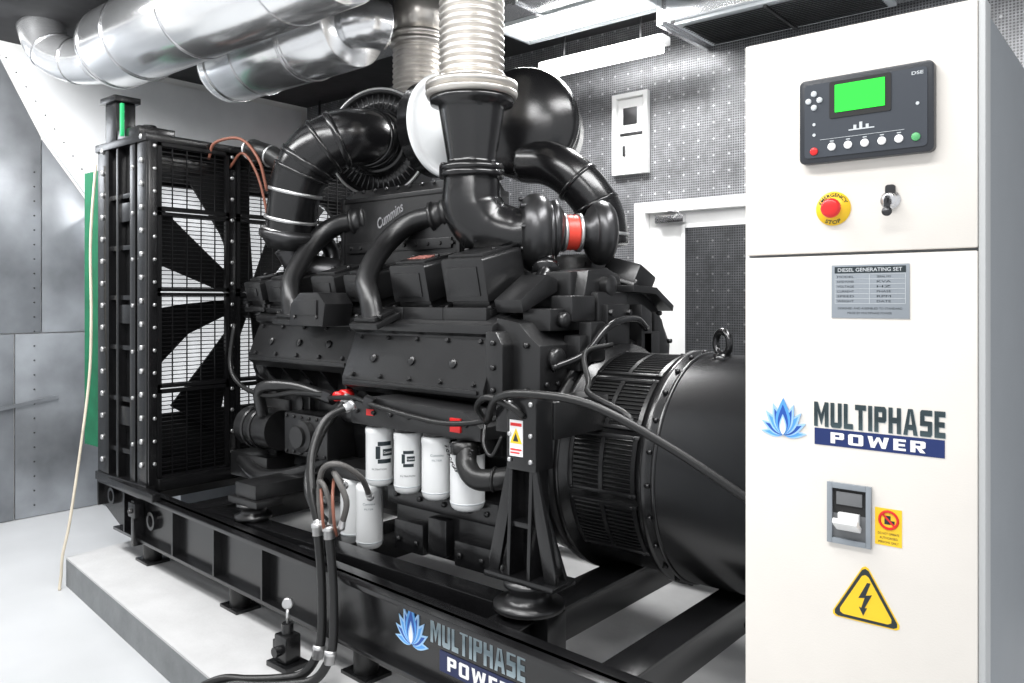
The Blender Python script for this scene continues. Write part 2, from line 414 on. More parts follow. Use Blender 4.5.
# ---------------------------------------------------------------- exhaust ducts
def duct(name,label,y,z,x0,x1,rad,bands):
    r=thing(name,((x0+x1)/2,y,z),label,'exhaust duct')
    L=x1-x0
    B().lathe((x0,y,z),(1,0,0),[(0,rad*.72),(.03,rad*.90),(.07,rad*.98),(.10,rad),(L-.01,rad),(L,rad*.96)],72).done('insulated_shell',FOILM,r)
    for x in bands: 
        B().lathe((x-.02,y,z),(1,0,0),[(0,rad),(.0,rad+.005),(.022,rad+.005),(.022,rad)],64,cap=False).done('band',STEEL,r)
    for x in (x0+.5,x1-.45):
        B().torus((x,y,z),(1,0,0),rad+.006,.005,40,6).cyl((x,y,z+rad),(x,y,3.6),.008).done('hanger',STEEL,r)
    return r
rA=duct('exhaust_duct','large silver clad exhaust pipe hanging under the ceiling',2.6,3.305,-5.95,-3.3,.285,(-5.82,-4.7))
B().tube([(-5.95,2.6,3.28),(-6.18,2.58,3.27),(-6.42,2.50,3.31),(-6.58,2.42,3.42),(-6.64,2.38,3.598)],.165,32,8).done('elbow',FOILM,rA)
for (c,ax) in (((-6.08,2.59,3.275),(1,0,0)),((-6.34,2.53,3.29),(1,.3,-.2)),((-6.54,2.44,3.38),(.6,.2,-.7))): B().torus(c,ax,.166,.007,40,6).done('elbow_seam',STEEL,rA)
rB=duct('exhaust_duct','silver clad exhaust pipe with smooth end cap beside the flexible bellows',3.26,3.24,-5.55,-4.02,.26,(-5.38,-4.5))
B().tube([(-4.02,3.26,3.24),(-3.92,3.30,3.24),(-3.88,3.40,3.24)],.15,24,6).done('elbow',FOILM,rB)

def bellows_profile(L,rad,amp=.016,pitch=.028):
    n=int(L/pitch);pr=[]
    for i in range(n):
        t=i*pitch
        for k in range(6):
            pr.append((t+pitch*k/6, rad+amp*math.sin(2*math.pi*k/6)))
    pr.append((n*pitch,rad)); return pr
r=thing('exhaust_bellows',(-2.76,3.0,2.58),'corrugated warm grey steel exhaust bellows rising from the flange','exhaust pipe')
B().lathe((-2.76,3.0,2.60),(0,0,1),bellows_profile(.995,.158,.010,.036),48).done('bellows',WARM,r)
b=B(); b.lathe((-2.76,3.0,2.52),(0,0,1),[(0,.225),(.022,.235),(.028,.235),(.03,.2),(.045,.2),(.047,.235),(.075,.235),(.08,.17),(.085,.165)],40)
for i in range(12):
    a=i*math.pi/6; b.bolt((-2.76+.205*math.cos(a),3+.205*math.sin(a),2.592),(0,0,1),.014,.02)
b.done('flange',WARM,r)
bx_,by_=-3.97,3.78
r=thing('exhaust_bellows',(bx_,by_,2.3),'second corrugated exhaust bellows behind the air filter','exhaust pipe')
B().lathe((bx_,by_,2.68),(0,0,1),bellows_profile(.55,.165,.011,.036),44).done('bellows',WARM,r)
B().lathe((bx_,by_,3.3),(0,0,1),[(0,.165),(.295,.165)],40).done('upper_pipe',WARM,r)
B().lathe((bx_,by_,3.22),(0,0,1),[(0,.195),(.03,.195),(.03,.18),(.05,.18),(.05,.195),(.08,.195)],36).done('flange',WARM,r)
B().lathe((bx_,by_,2.62),(0,0,1),[(0,.215),(.06,.215)],36).done('flange',WARM,r)

# ---------------------------------------------------------------- skid
root=thing('skid_frame',(-3.2,3.3,PZ),'black painted steel base frame of the generator','base frame')
def RM(x,y,a): return Matrix.Translation((x,y,0))@Euler((0,0,math.radians(a))).to_matrix().to_4x4()
SA=-3.53
M=RM(-5.6,2.36,SA)
def channel(L,M_,sgn=1):
    b=B()
    b.prism([(0,.30),(L,.30),(L,.02),(.30,.02),(0,.12)],'Y',.045*sgn,.065*sgn)
    b.bx(0,L,0,.12*sgn,.278,.300,.003); b.bx(.28,L,0,.12*sgn,.010,.030,.003)
    b.bx(0,.02,0,.11*sgn,.12,.29,.002)
    b.xf(M_); b.done('rail',BLK2,root)
channel(4.75,M)
channel(4.65,RM(-5.6,4.26,0),-1)
B().bx(-4.3,-1.82,2.40,2.52,.12,.30,.006).done('inner_beam',BLK2,root)
for (x,w) in ((-5.55,.14),(-4.55,.14),(-3.35,.14),(-2.02,.12),(-1.47,.10)):
    yn=2.36-.0617*(x+5.6)+.07
    b=B(); b.bx(x,x+w,yn,4.14,.12,.275,.004); b.bx(x-.02,x+w+.02,yn,4.14,.266,.277,.003); b.done('cross_member',BLK2,root)
for xl in (.45,1.15,1.65,2.15):
    B().prism([(0,.03),(.05,.03),(.05,.28),(0,.28)],'X',xl,xl+.014).xf(M).done('stiffener',BLK2,root)
b=B(); b.bx(.25,.95,-.03,.03,.30,.35,.01); b.xf(M).done('radiator_foot_plate',BLK2,root)
b=B(); b.bx(.62,.66,-.02,.045,-.02,.26,.004).bx(.60,.70,-.03,.02,.16,.25,.006).bolt((.65,-.03,.20),(0,-1,0),.016,.02); b.xf(M).done('earth_bracket',BLK2,root)
for (xl,z) in ((.20,.21),(.82,.16)):
    B().lathe((xl,.045,z),(0,-1,0),[(0,.055),(.03,.055),(.03,.035),(.004,.03)],24).xf(M).done('lifting_eye',BLK2,root)
def iso(x,y,Mx=None):
    b=B(); b.m(0).box((x,y,PZ+.008),(.18,.14,.016),None,.003); b.m(1).lathe((x,y,PZ+.012),(0,0,1),[(0,.05),(.01,.055),(.10,.055),(.12,.05)],20)
    if Mx: b.xf(Mx)
    b.done('vibration_mount',[BLK2,RUB],root)
for xl in (.7,1.8,2.9,4.2): iso(xl,.08,M)
for x in (-5.1,-3.9,-2.7,-1.4): iso(x,4.2)
def onrail(fx): 
    def g(u,v):
        p=M@Vector(fx(u,v)); return (p.x,p.y,p.z)
    return g
block('MULTIPHASE',.50,.098,onrail(flat(3.615,.0435,.217)),'lettering',LOGOS,root)
B().bx(3.42,3.84,.042,.0445,.074,.154).xf(M).done('lettering_backing',NAVY,root)
block('POWER',.33,.054,onrail(flat(3.63,.0412,.114)),'lettering',TXTW,root,.2)
lotus(3.25,.125,.18,.0445,root,M)

# ---------------------------------------------------------------- radiator
root=thing('radiator',(-5.2,3.3,.30),'tall black engine radiator with fan guard standing on the base frame','radiator')
Y0,Y1=2.34,4.28; ZB,ZT=.33,2.51
for (a,c,f) in ((Y0,Y0+.09,-1),(Y1-.09,Y1,1)):
    b=B()
    yy=(a+.05,c) if f<0 else (a,c-.05)
    b.bx(-5.52,-4.87,yy[0],yy[1],ZB,ZT,.003)
    yo=(a,a+.052) if f<0 else (c-.052,c)
    for (xa,xb) in ((-5.54,-5.38),(-5.27,-5.24),(-5.08,-5.01),(-4.98,-4.86)):
        b.bx(xa,xb,yo[0],yo[1],ZB,ZT,.003)
    if f<0:
        for z in (.52,.85,1.18,1.5,1.82,2.15): b.bx(-5.40,-4.97,Y0+.015,Y0+.052,z,z+.03,.002)
        for z in (.7,1.35,2.0): b.bx(-5.24,-5.06,Y0+.01,Y0+.05,z,z+.12,.004)
    b.done('side_post',BLK2,root)
bl=[]
for i in range(15):
    z=ZB+.12+i*.145
    bl.append(((-5.46,Y0,z),(0,-1,0),.018,.016)); bl.append(((-4.915,Y0,z+.03),(0,-1,0),.018,.016))
    if i%2: bl.append(((-5.035,Y0,z),(0,-1,0),.013,.012))
for i in range(15):
    z=ZB+.16+i*.14
    bl.append(((-4.84,2.38,z),(1,0,0),.012,.012)); bl.append(((-4.84,2.905,z),(1,0,0),.013,.012)); 
bolts(bl,'bolt',BOLT,root)
B().bx(-5.56,-4.85,Y0-.01,Y1+.01,ZT-.03,ZT+.02,.006).bx(-5.45,-4.98,Y0+.09,Y1-.09,ZT-.25,ZT-.03,.01).done('upper_tank',BLK2,root)
B().bx(-5.45,-4.98,Y0+.09,Y1-.09,ZB,ZB+.16,.01).bx(-5.56,-4.85,Y0-.01,Y1+.01,ZB-.025,ZB+.03,.006).done('lower_tank',BLK2,root)
B().bx(-5.40,-5.12,Y0+.1,Y1-.1,ZB+.16,ZT-.26).done('core',CORE,root,'finned radiator core with daylight added as glow')
FY,FZc=3.12,1.50
b=B(); hole=[];sq=[]
N=64
def cl(v,a,c): return max(a,min(c,v))
for i in range(N):
    a=2*math.pi*i/N; c_,s_=math.cos(a),math.sin(a)
    hole.append((cl(FY+1.02*c_,Y0+.10,4.12),cl(FZc+1.02*s_,.76,2.24))); 
    sq.append((cl(FY+c_*1.6,Y0+.07,Y1-.07),cl(FZc+s_*1.8,ZB+.10,ZT-.04)))
xx=-5.02
h0=[b.bm.verts.new((xx,p[0],p[1])) for p in hole]; q0=[b.bm.verts.new((xx-.03,p[0],p[1])) for p in sq]; h1=[b.bm.verts.new((xx-.08,p[0],p[1])) for p in hole]
b._bridge(q0,h0); b._bridge(h0,h1)
b.done('fan_shroud',GUARD,root)
fan=thing('fan',(-4.97,FY,FZc),None,None,root)
b=B(); b.lathe((-5.03,FY,FZc),(1,0,0),[(0,.13),(.08,.13),(.1,.10),(.14,.08)],32); b.done('hub',DKM,fan)
for i in range(8):
    a=i*2*math.pi/8+.30; b=B()
    def pt(r_,da,dx): return (-4.97+dx,max(2.435,FY+r_*math.cos(a+da)),FZc+r_*math.sin(a+da))
    lst=[pt(.11,-.38,.02),pt(.5,-.25,.03),pt(.90,-.24,.04),pt(.92,.22,-.02),pt(.5,.16,-.015),pt(.11,.32,-.015)]
    v0=[b.bm.verts.new(p) for p in lst]; v1=[b.bm.verts.new((p[0]+.012,p[1],p[2])) for p in lst]
    fs=[b.bm.faces.new((v0[0],v0[1],v0[4],v0[5])),b.bm.faces.new((v0[1],v0[2],v0[3],v0[4])),b.bm.faces.new((v1[5],v1[4],v1[1],v1[0])),b.bm.faces.new((v1[4],v1[3],v1[2],v1[1]))]
    for k in range(6): fs.append(b.bm.faces.new((v0[k],v0[(k+1)%6],v1[(k+1)%6],v1[k])))
    b._faces(fs); bmesh.ops.recalc_face_normals(b.bm,faces=fs)
    b.done('blade',GUARD,fan)
def guard(y0,y1,z0,z1):
    b=B(); x=-4.86
    b.bx(x,x+.03,y0,y0+.022,z0,z1).bx(x,x+.03,y1-.022,y1,z0,z1).bx(x,x+.03,y0,y1,z0,z0+.022).bx(x,x+.03,y0,y1,z1-.022,z1)
    n=int((z1-z0)/.025)
    for i in range(1,n): 
        z=z0+(z1-z0)*i/n; b.bx(x+.008,x+.013,y0,y1,z-.0027,z+.0027)
    n=max(2,int((y1-y0)/.085))
    for i in range(1,n):
        y=y0+(y1-y0)*i/n; b.bx(x+.014,x+.020,y-.0035,y+.0035,z0,z1)
    b.done('fan_guard',GUARD,root)
for (ya,yb) in ((2.40,2.88),(2.94,3.5),(3.52,4.2)):
    zs=[ZB+.05,.95,1.55,2.05,ZT-.03]
    for i in range(4): guard(ya,yb,zs[i]+.004,zs[i+1]-.004)
for q in ((-4.88,-4.84,2.345,2.42,ZB+.03,ZT-.03),(-4.90,-4.84,2.88,2.935,ZB+.03,ZT-.15)):
    B().bx(*q,.004).done('guard_post',BLK2,root)
B().bx(-4.88,-4.80,Y0+.05,Y1,ZB+.0,ZB+.07,.006).done('guard_sill',BLK2,root)
b=B(); b.m(0).bx(-5.50,-5.34,2.37,2.50,ZT+.02,2.80,.008).bx(-5.53,-5.31,2.35,2.52,2.80,2.84,.004)
b.m(1)
for i in range(4): b.bolt((-5.34,2.41,2.56+i*.06),(1,0,0),.014,.012)
b.done('lifting_lug',[BLK2,BOLT],root)
B().bx(-5.30,-5.0,2.36,2.6,ZT+.02,2.60,.01).lathe((-5.15,2.5,2.60),(0,0,1),[(0,.05),(.02,.05),(.035,.04)],20).done('filler_neck',BLK2,root)
B().bx(-5.21,-5.185,2.335,2.355,2.55,2.76,.003).done('sight_glass',mat('green_sight_glass',(.02,.45,.15),.3,emit=.05),root)
b=B(); b.tube([(-5.0,3.1,2.45),(-4.75,3.0,2.50),(-4.6,2.95,2.47),(-4.45,3.0,2.40),(-4.3,3.1,2.2)],.065,16).done('coolant_hose',RUB,root)
for (c,ax) in (((-4.75,3.0,2.5),(1,-.3,0)),((-4.5,2.98,2.43),(1,.2,-.4))): B().torus(c,ax,.066,.008,20,6).done('hose_clamp',BOLT,root)
B().tube([(-4.86,2.75,2.42),(-4.8,2.76,2.52),(-4.65,2.85,2.54),(-4.52,2.9,2.40),(-4.50,2.95,2.2)],.010,8).done('vent_line',BROWN,root)
B().tube([(-4.86,2.9,2.38),(-4.7,2.9,2.46),(-4.6,2.95,2.30),(-4.55,3.0,2.0)],.009,8).done('vent_line',BROWN,root)

# ---------------------------------------------------------------- engine
eng=thing('diesel_engine',(-3.2,3.3,.3),'large black V-type diesel engine bolted on the base frame','diesel engine')
CY=3.3
b=B()
b.prism([(CY-.34,.48),(CY-.42,.75),(CY-.42,1.02),(CY-.30,1.42),(CY+.30,1.42),(CY+.42,1.02),(CY+.42,.75),(CY+.34,.48)],'X',-4.25,-2.25,.01)
for i in range(6):
    x=-4.1+i*.34; b.lathe((x,CY-.41,.88),(0,-1,0),[(0,.09),(.02,.09),(.03,.075)],20); b.bx(x-.17,x-.15,CY-.45,CY-.40,.55,1.05,.004)
    b.bolt((x+.08,CY-.42,.62),(0,-1,0),.014,.02)
b.done('engine_block',BLK,eng)
b=B(); b.prism([(CY-.30,.30),(CY-.38,.36),(CY-.38,.48),(CY+.38,.48),(CY+.38,.36),(CY+.30,.30)],'X',-4.1,-2.35,.015)
b.bx(-4.15,-2.3,CY-.41,CY+.41,.455,.485,.004)
for i in range(18): b.bolt((-4.1+i*.105,CY-.395,.455),(0,0,-1),.01,.015)
b.done('oil_pan',BLK,eng)
def bank(sgn):
    Yf=lambda o: CY+sgn*o
    b=B()
    b.prism([(Yf(.55),1.10),(Yf(.60),1.14),(Yf(.60),1.17),(Yf(.52),1.36),(Yf(.55),1.375),(Yf(.55),1.405),(Yf(.42),1.45),(Yf(.12),1.48),(Yf(.12),1.10)],'X',-4.32,-3.38,.010)
    b.prism([(Yf(.56),1.02),(Yf(.66),1.06),(Yf(.66),1.10),(Yf(.57),1.33),(Yf(.60),1.345),(Yf(.60),1.385),(Yf(.45),1.44),(Yf(.12),1.47),(Yf(.12),1.02)],'X',-3.35,-2.36,.010)
    def slope(x,t,seg,out=0.):
        (o0,z0),(o1,z1)=(((.60,1.17),(.52,1.36)),((.66,1.10),(.57,1.33)))[seg]
        return (x,Yf(o0+(o1-o0)*t+out*.93),z0+(z1-z0)*t+out*.36)
    nrm=(0,sgn*.93,.36)
    for seg,(xa,xb) in enumerate(((-4.26,-3.44),(-3.28,-2.44))):
        for i in range(5):
            x=xa+(xb-xa)*i/4
            b.bolt(slope(x,.90,seg),nrm,.012,.018)
            b.bolt(slope(x+.02,.08,seg),nrm,.013,.018)
        for i in range(3):
            x=xa+(xb-xa)*(i+.5)/3
            b.bx(x-.14,x+.14,Yf(.30),Yf((.50,.55)[seg]),1.40,1.465,.008)
            b.lathe(slope(x,.45,seg,-.002),nrm,[(0,.022),(.012,.022),(.016,.014)],14)
        b.bx(xa-.04,xb+.05,Yf((.59,.65)[seg]),Yf((.612,.674)[seg]),(1.145,1.075)[seg],(1.165,1.095)[seg],.004)
    for i in range(11):
        x=-4.27+i*.185; z0=1.10 if x<-3.36 else 1.02
        b.prism([(Yf(.55),z0+.02),(Yf(.40),z0-.14),(Yf(.36),z0+.02)],'X',x,x+.022)
    b.prism([(-2.37,1.02),(-2.37,1.42),(-2.24,1.40),(-2.18,1.34),(-2.12,1.30),(-2.12,1.10),(-2.2,1.03)],'Y',Yf(.14),Yf(.56),.010)
    b.prism([(-2.37,1.05),(-2.37,1.36),(-2.31,1.36),(-2.27,1.30),(-2.27,1.10),(-2.30,1.05)],'Y',Yf(.54),Yf(.635),.008)
    b.bx(-2.14,-2.05,Yf(.20),Yf(.36),1.18,1.34,.008)
    b.lathe((-2.13,Yf(.46),1.24),(1,0,0),[(0,.05),(.04,.05),(.05,.035)],18)
    for z in (1.10,1.20,1.31): b.bolt((-2.32,Yf(.635),z),(0,sgn,0),.013,.018)
    for z in (1.10,1.30): b.bolt((-2.19,Yf(.56),z),(0,sgn,0),.014,.02)
    for i in range(5): b.bolt((-2.12,Yf(.20+.08*i),1.13),(1,0,0),.012,.018)
    b.done('cylinder_bank',BLK,eng)
bank(-1); bank(1)
def cover(x,sgn,w=.27,h=.15,dz=0.,dp=.27,tilt=13,cy=.39,cz=1.545):
    M_=Matrix.Translation((x,CY+sgn*cy,cz+dz))@Euler((math.radians(-tilt*sgn),0,0)).to_matrix().to_4x4()
    b=B()
    b.box((0,0,-h/2+.012),(w+.04,dp+.06,.026),None,.004)
    b.box((0,0,-h/2+.04),(w-.03,dp-.02,.05),None,.004)
    b.prism([(-w/2,-h/2+.060),(w/2,-h/2+.060),(w/2,h/2-.012),(w/2-.012,h/2),(-w/2+.012,h/2),(-w/2,h/2-.012)],'Y',-dp/2-.012,dp/2+.012,.008)
    b.box((0,0,h/2+.006),(w-.05,dp-.04,.018),None,.005)
    b.box((0,-dp/2-.014,.025),(w-.08,.010,h-.13),None,.003)
    for sx in (-1,1):
        for sy in (-1,1): b.bolt((sx*(w/2+.004),sy*(dp/2+.01),-h/2+.024),(0,0,1),.013,.022)
        b.bolt((sx*w*.33,0,h/2+.014),(0,0,1),.014,.014)
    b.xf(M_)
    return b.done('rocker_cover',BLK,eng)
for i,(x,w,h,dz) in enumerate(((-4.36,.17,.18,.01),(-4.12,.19,.19,.01),(-3.66,.21,.21,.02),(-3.37,.21,.21,.02),(-2.97,.26,.25,.04),(-2.59,.27,.27,.05))):
    cover(x,-1,w,h,dz)
    cover(x+.05,1,w,h-.03,dz)
b=B(); b.box((0,0,0),(.13,.09,.004))
b.xf(Matrix.Translation((-2.97,CY-.39,1.585))@Euler((math.radians(13),0,0)).to_matrix().to_4x4()@Matrix.Translation((0,-.02,.1435)))
b.done('warning_sticker',mat('pink_sticker',(.30,.12,.10),.4,vary=.9,vscale=60),eng)
b=B(); b.prism([(-3.72,1.36),(-3.70,1.48),(-3.62,1.54),(-3.46,1.54),(-3.40,1.48),(-3.42,1.36)],'Y',2.57,2.76,.012).bolt((-3.66,2.57,1.41),(0,-1,0)).bolt((-3.47,2.57,1.41),(0,-1,0)).box((-3.56,2.565,1.46),(.2,.012,.08),None,.003); b.done('breather_box',BLK,eng)
for pts in ([(-3.10,3.16,1.975),(-3.30,3.08,1.93),(-3.37,2.95,1.80),(-3.27,2.74,1.62),(-3.16,2.67,1.50),(-3.12,2.66,1.40)],
            [(-3.79,3.17,1.99),(-3.98,3.08,1.95),(-4.04,2.95,1.82),(-3.96,2.76,1.62),(-3.87,2.69,1.51),(-3.83,2.68,1.41)]):
    b=B(); b.tube(pts,[.072,.072,.070,.064,.060,.066],28,8,flat=.85); p=Vector(pts[-1]); b.box(p+Vector((0,.01,-.005)),(.21,.17,.03),(20,0,0),.006); b.box(p+Vector((0,.005,.022)),(.16,.14,.022),(20,0,0),.005)
    for sx in (-1,1): b.bolt(p+Vector((sx*.088,-.03,.01)),(0,-.35,.95),.014,.02)
    q=Vector(pts[0]); dq=(Vector(pts[1])-q).normalized(); b.lathe(q-dq*.03,dq,[(0,.08),(.01,.092),(.03,.092),(.032,.08),(.09,.08),(.092,.088),(.11,.088),(.112,.07)],24)
    b.done('intake_pipe',MATTE,eng)
b=B(); b.prism([(CY-.19,1.5),(CY-.19,2.10),(CY-.12,2.17),(CY+.12,2.17),(CY+.19,2.10),(CY+.19,1.5)],'X',-3.94,-2.93,.012)
for x in (-3.92,-2.95): b.bx(x-.014,x+.014,CY-.205,CY+.205,1.55,2.12,.004)
b.bx(-3.88,-3.0,CY-.205,CY-.18,1.78,1.84,.004).bx(-3.94,-2.93,CY-.20,CY+.2,2.085,2.11,.003)
for i in range(10): b.bolt((-3.88+i*.1,CY-.15,2.15),(0,-.7,.7),.012,.015); b.bolt((-3.84+i*.095,CY-.20,1.81),(0,-1,0),.012,.015)
b.bx(-4.25,-2.2,CY-.22,CY+.22,1.42,1.64,.02)
b.done('aftercooler_housing',BLK,eng)
text('Cummins',.24,.062,flat(-3.50,CY-.194,1.99,.42),'raised_lettering',LET,eng,.02,.35)
# air filters
af=thing('air_filter',(-3.4,3.42,2.5),'air filter with pale rimmed end cap',None,eng)
b=B(); b.lathe((-3.48,3.42,2.53),(1,0,0),[(0,.28),(.01,.290),(.10,.290),(.11,.30),(.12,.30)],56); b.done('canister',BLK2,af)
b=B(); b.lathe((-3.36,3.41,2.53),(1,0,0),[(0,.305),(.012,.310),(.022,.300),(.022,.278),(.010,.274),(.010,.225),(.018,.220),(.024,.10),(.040,.095),(.044,.03)],72); b.done('end_cap',DISC,af,'pale rimmed end cap')
af=thing('air_filter',(-3.95,3.45,2.5),'dark ribbed metal air filter canister',None,eng)
AX=Vector((.42,-.9,0)).normalized(); C0=Vector((-3.90,3.36,2.50))
b=B(); 
pr=[(0,.27),(.01,.31)]
for k in range(9): pr+=[(.03+.03*k,.312),(.037+.03*k,.322),(.045+.03*k,.322),(.052+.03*k,.312)]
pr+=[(.31,.32)]
b.lathe(C0-AX*.34,AX,pr,64); b.done('ribbed_sleeve',MESH,af)
b=B(); b.lathe(C0-AX*.03,AX,[(0,.340),(.01,.352),(.03,.352),(.035,.34),(.035,.31),(.02,.31),(.02,.215),(.05,.205),(.06,.19)],72); b.done('face_plate',BLK2,af)
b=B()
u1=AX.cross(Vector((0,0,1))).normalized(); u2=Vector((0,0,1))
for i in range(48):
    a=i*2*math.pi/48; d_=u1*math.cos(a)+u2*math.sin(a); b.cyl(C0-AX*.008+d_*.22,C0-AX*.008+d_*.305,.004,.004,6)
b.done('face_ribs',MESH,af)
B().torus(C0+AX*.003,AX,.340,.009,64,8).done('rim_ring',BOLT,af)
af=thing('air_filter',(-2.9,3.6,2.5),'air filter with round black dome',None,eng)
DX=Vector((.45,-.89,0)).normalized(); D0=Vector((-2.90,3.60,2.52))
b=B(); b.lathe(D0-DX*.32,DX,[(0,.27),(.01,.305),(.32,.305)],64); b.done('canister',BLK2,af)
b=B(); pr=[(-.02,.312),(-.01,.322),(.02,.322),(.03,.314)]
for i in range(1,19): 
    a=i/18*math.pi/2; pr.append((.03+.11*math.sin(a),.314*math.cos(a)))
b.lathe(D0,DX,pr,80); b.done('domed_cap',BLK2,af)
# left intake elbow
p1=[C0,C0+AX*.14,(-3.87,3.07,2.48),(-3.98,2.96,2.40),(-4.07,2.90,2.26),(-4.12,2.88,2.08),(-4.17,2.89,1.90)]
b=B(); b.tube(p1,[.172,.172,.172,.170,.163,.150,.145],36,8); b.done('intake_elbow',BLK2,eng)
def cuff(c,ax,rr,L,m_=BLK2,name='hose_cuff'):
    ax=Vector(ax).normalized(); c=Vector(c)
    B().lathe(c-ax*L/2,ax,[(0,rr-.02),(.004,rr),(L-.004,rr),(L,rr-.02)],40,cap=False).done(name,m_,eng)
for (c,ax,rr,L) in ((C0+AX*.08,AX,.186,.06),(C0+AX*.16,AX,.184,.03),((-3.895,3.04,2.465),(-.55,-.65,-.4),.184,.045),((-3.95,2.985,2.425),(-.6,-.55,-.55),.183,.03),((-4.035,2.925,2.33),(-.45,-.3,-.8),.176,.045),((-4.065,2.905,2.27),(-.4,-.2,-.9),.172,.03)):
    cuff(c,ax,rr,L)
for (c,ax,rr) in (((-4.10,2.885,2.15),(-.25,-.05,-1),.163),((-4.15,2.885,1.99),(-.25,0,-1),.159),((-4.17,2.887,1.92),(-.25,0,-1),.159)):
    cuff(c,ax,rr,.026,BOLT,'hose_clamp')
b=B(); b.lathe((-4.165,2.89,1.93),(-.2,0,-1),[(0,.15),(.02,.18),(.05,.18),(.07,.155),(.12,.12)],36); b.tube([(-4.19,2.9,1.84),(-4.15,3.0,1.70),(-4.0,3.15,1.65)],.10,16).torus((-4.12,3.06,1.78),(1,0,.1),.11,.05,28,10); b.done('compressor_housing',DKM,eng)
p2=[(-2.88,3.60,2.30),(-2.72,3.60,2.27),(-2.60,3.63,2.20),(-2.50,3.68,2.08),(-2.44,3.72,1.95),(-2.42,3.72,1.80)]
b=B(); b.tube(p2,[.125,.125,.125,.125,.125,.125],36,8); b.done('intake_elbow',BLK2,eng)
for (c,ax,rr,L) in (((-2.56,3.65,2.155),(.6,.3,-.7),.135,.03),((-2.47,3.70,2.02),(.4,.2,-.9),.135,.03)): cuff(c,ax,rr,L)
cuff((-2.425,3.72,1.86),(0,0,1),.133,.022,BOLT,'hose_clamp')
b=B(); b.lathe((-2.76,3.0,2.15),(0,0,1),[(0,.165),(.03,.165),(.032,.125),(.06,.125),(.3,.165),(.33,.17),(.34,.21),(.37,.215)],48)
for i in range(8):
    a=i*math.pi/4; b.bolt((-2.76+.145*math.cos(a),3+.145*math.sin(a),2.18),(0,0,1),.014,.02)
b.done('exhaust_cone',BLK2,eng)
b=B(); b.tube([(-2.76,3.0,2.17),(-2.76,3.0,2.08),(-2.755,3.005,1.97),(-2.70,3.05,1.87),(-2.60,3.12,1.83),(-2.50,3.18,1.84)],[.135,.145,.155,.155,.145,.13],40,8)
b.lathe((-2.76,3.0,2.12),(0,0,1),[(0,.15),(0,.165),(.03,.165)],32)
b.done('exhaust_elbow',BLK2,eng)
tb=thing('turbocharger',(-2.42,3.35,1.85),None,None,eng)
b=B(); b.lathe((-2.54,3.15,1.86),(.7,.7,0),[(0,.13),(.02,.17),(.05,.18),(.08,.165),(.1,.13),(.13,.12),(.14,.145),(.16,.15),(.18,.12),(.20,.09)],36)
b.torus((-2.50,3.19,1.84),(.7,.7,0),.12,.08,36,14).torus((-2.44,3.23,1.84),(.7,.7,0),.135,.016,36,8)
for i in range(8):
    a=i*math.pi/4; ax=Vector((.7,.7,0)).normalized(); u=Vector((-.7,.7,0)).normalized(); 
    b.bolt(Vector((-2.54,3.15,1.86))+ax*.02+(u*math.cos(a)+Vector((0,0,1))*math.sin(a))*.15,ax*-1,.013,.05)
b.done('turbine_housing',DKM,tb)
RA=Vector((.62,.78,0)).normalized(); RC=Vector((-2.41,3.31,1.845))
b=B(); b.lathe(RC,RA,[(0,.088),(.012,.092),(.024,.088),(.036,.092),(.048,.088),(.06,.092),(.072,.088)],32); b.done('silicone_coupler',REDH,tb,'red silicone coupler hose')
for dd in (-.012,.072): B().lathe(RC+RA*dd,RA,[(0,.085),(0,.099),(.016,.099),(.016,.085)],32,cap=False).done('hose_clamp',BOLT,tb)
b=B(); b.lathe(RC+RA*.08,RA,[(0,.08),(.04,.085),(.06,.13),(.10,.15),(.14,.14),(.16,.10)],32).torus(RC+RA*.20,RA,.11,.058,36,12); b.done('compressor_housing',DKM,tb)
B().tube([(-2.45,3.2,1.78),(-2.40,3.15,1.68),(-2.38,3.10,1.60),(-2.42,3.02,1.54)],.045,16).cyl((-2.40,3.15,1.66),(-2.38,3.12,1.63),.07).done('drain_pipe',BLK2,tb)
# rear castings of second bank
b=B(); b.bx(-2.36,-2.10,CY-.14,CY+.14,1.0,1.54,.02).bx(-2.12,-2.07,CY-.10,CY+.10,1.2,1.48,.01)
for (y,z) in ((-.08,1.25),(.08,1.25),(-.08,1.44),(.08,1.44)): b.bolt((-2.07,CY+y,z),(1,0,0),.016,.02)
b.prism([(3.10,1.50),(3.46,1.50),(3.42,1.62),(3.30,1.66),(3.14,1.64)],'X',-2.36,-2.14,.012).lathe((-2.14,3.28,1.57),(1,0,0),[(0,.05),(.04,.05),(.05,.03)],20)
b.bx(-2.10,-2.03,3.0,3.12,1.22,1.40,.010)
b.done('rear_housing',BLK,eng)
b=B()
b.prism([(3.42,1.10),(3.88,1.10),(3.90,1.26),(3.76,1.46),(3.60,1.54),(3.44,1.56)],'X',-2.34,-2.12,.012)
b.prism([(3.48,1.16),(3.58,1.16),(3.58,1.44),(3.48,1.48)],'X',-2.12,-2.05,.008).prism([(3.64,1.22),(3.80,1.22),(3.72,1.40),(3.64,1.44)],'X',-2.12,-2.07,.008)
b.prism([(3.40,1.54),(3.62,1.53),(3.80,1.44),(3.81,1.47),(3.63,1.565),(3.40,1.575)],'X',-2.34,-2.05,.004)
b.lathe((-2.12,3.74,1.16),(1,0,0),[(0,.05),(.03,.05),(.04,.035)],20)
for (y,z) in ((3.44,1.14),(3.62,1.14),(3.84,1.16),(3.85,1.28),(3.74,1.43),(3.61,1.36)): b.bolt((-2.11,y,z),(1,0,0),.014,.025)
b.done('rear_bank_casting',BLK,eng,'stepped casting on the end of the second bank')
b=B(); b.box((0,0,0),(.20,.20,.12),None,.014).box((0,0,-.055),(.23,.23,.022),None,.004).box((0,0,.06),(.13,.13,.012),None,.004)
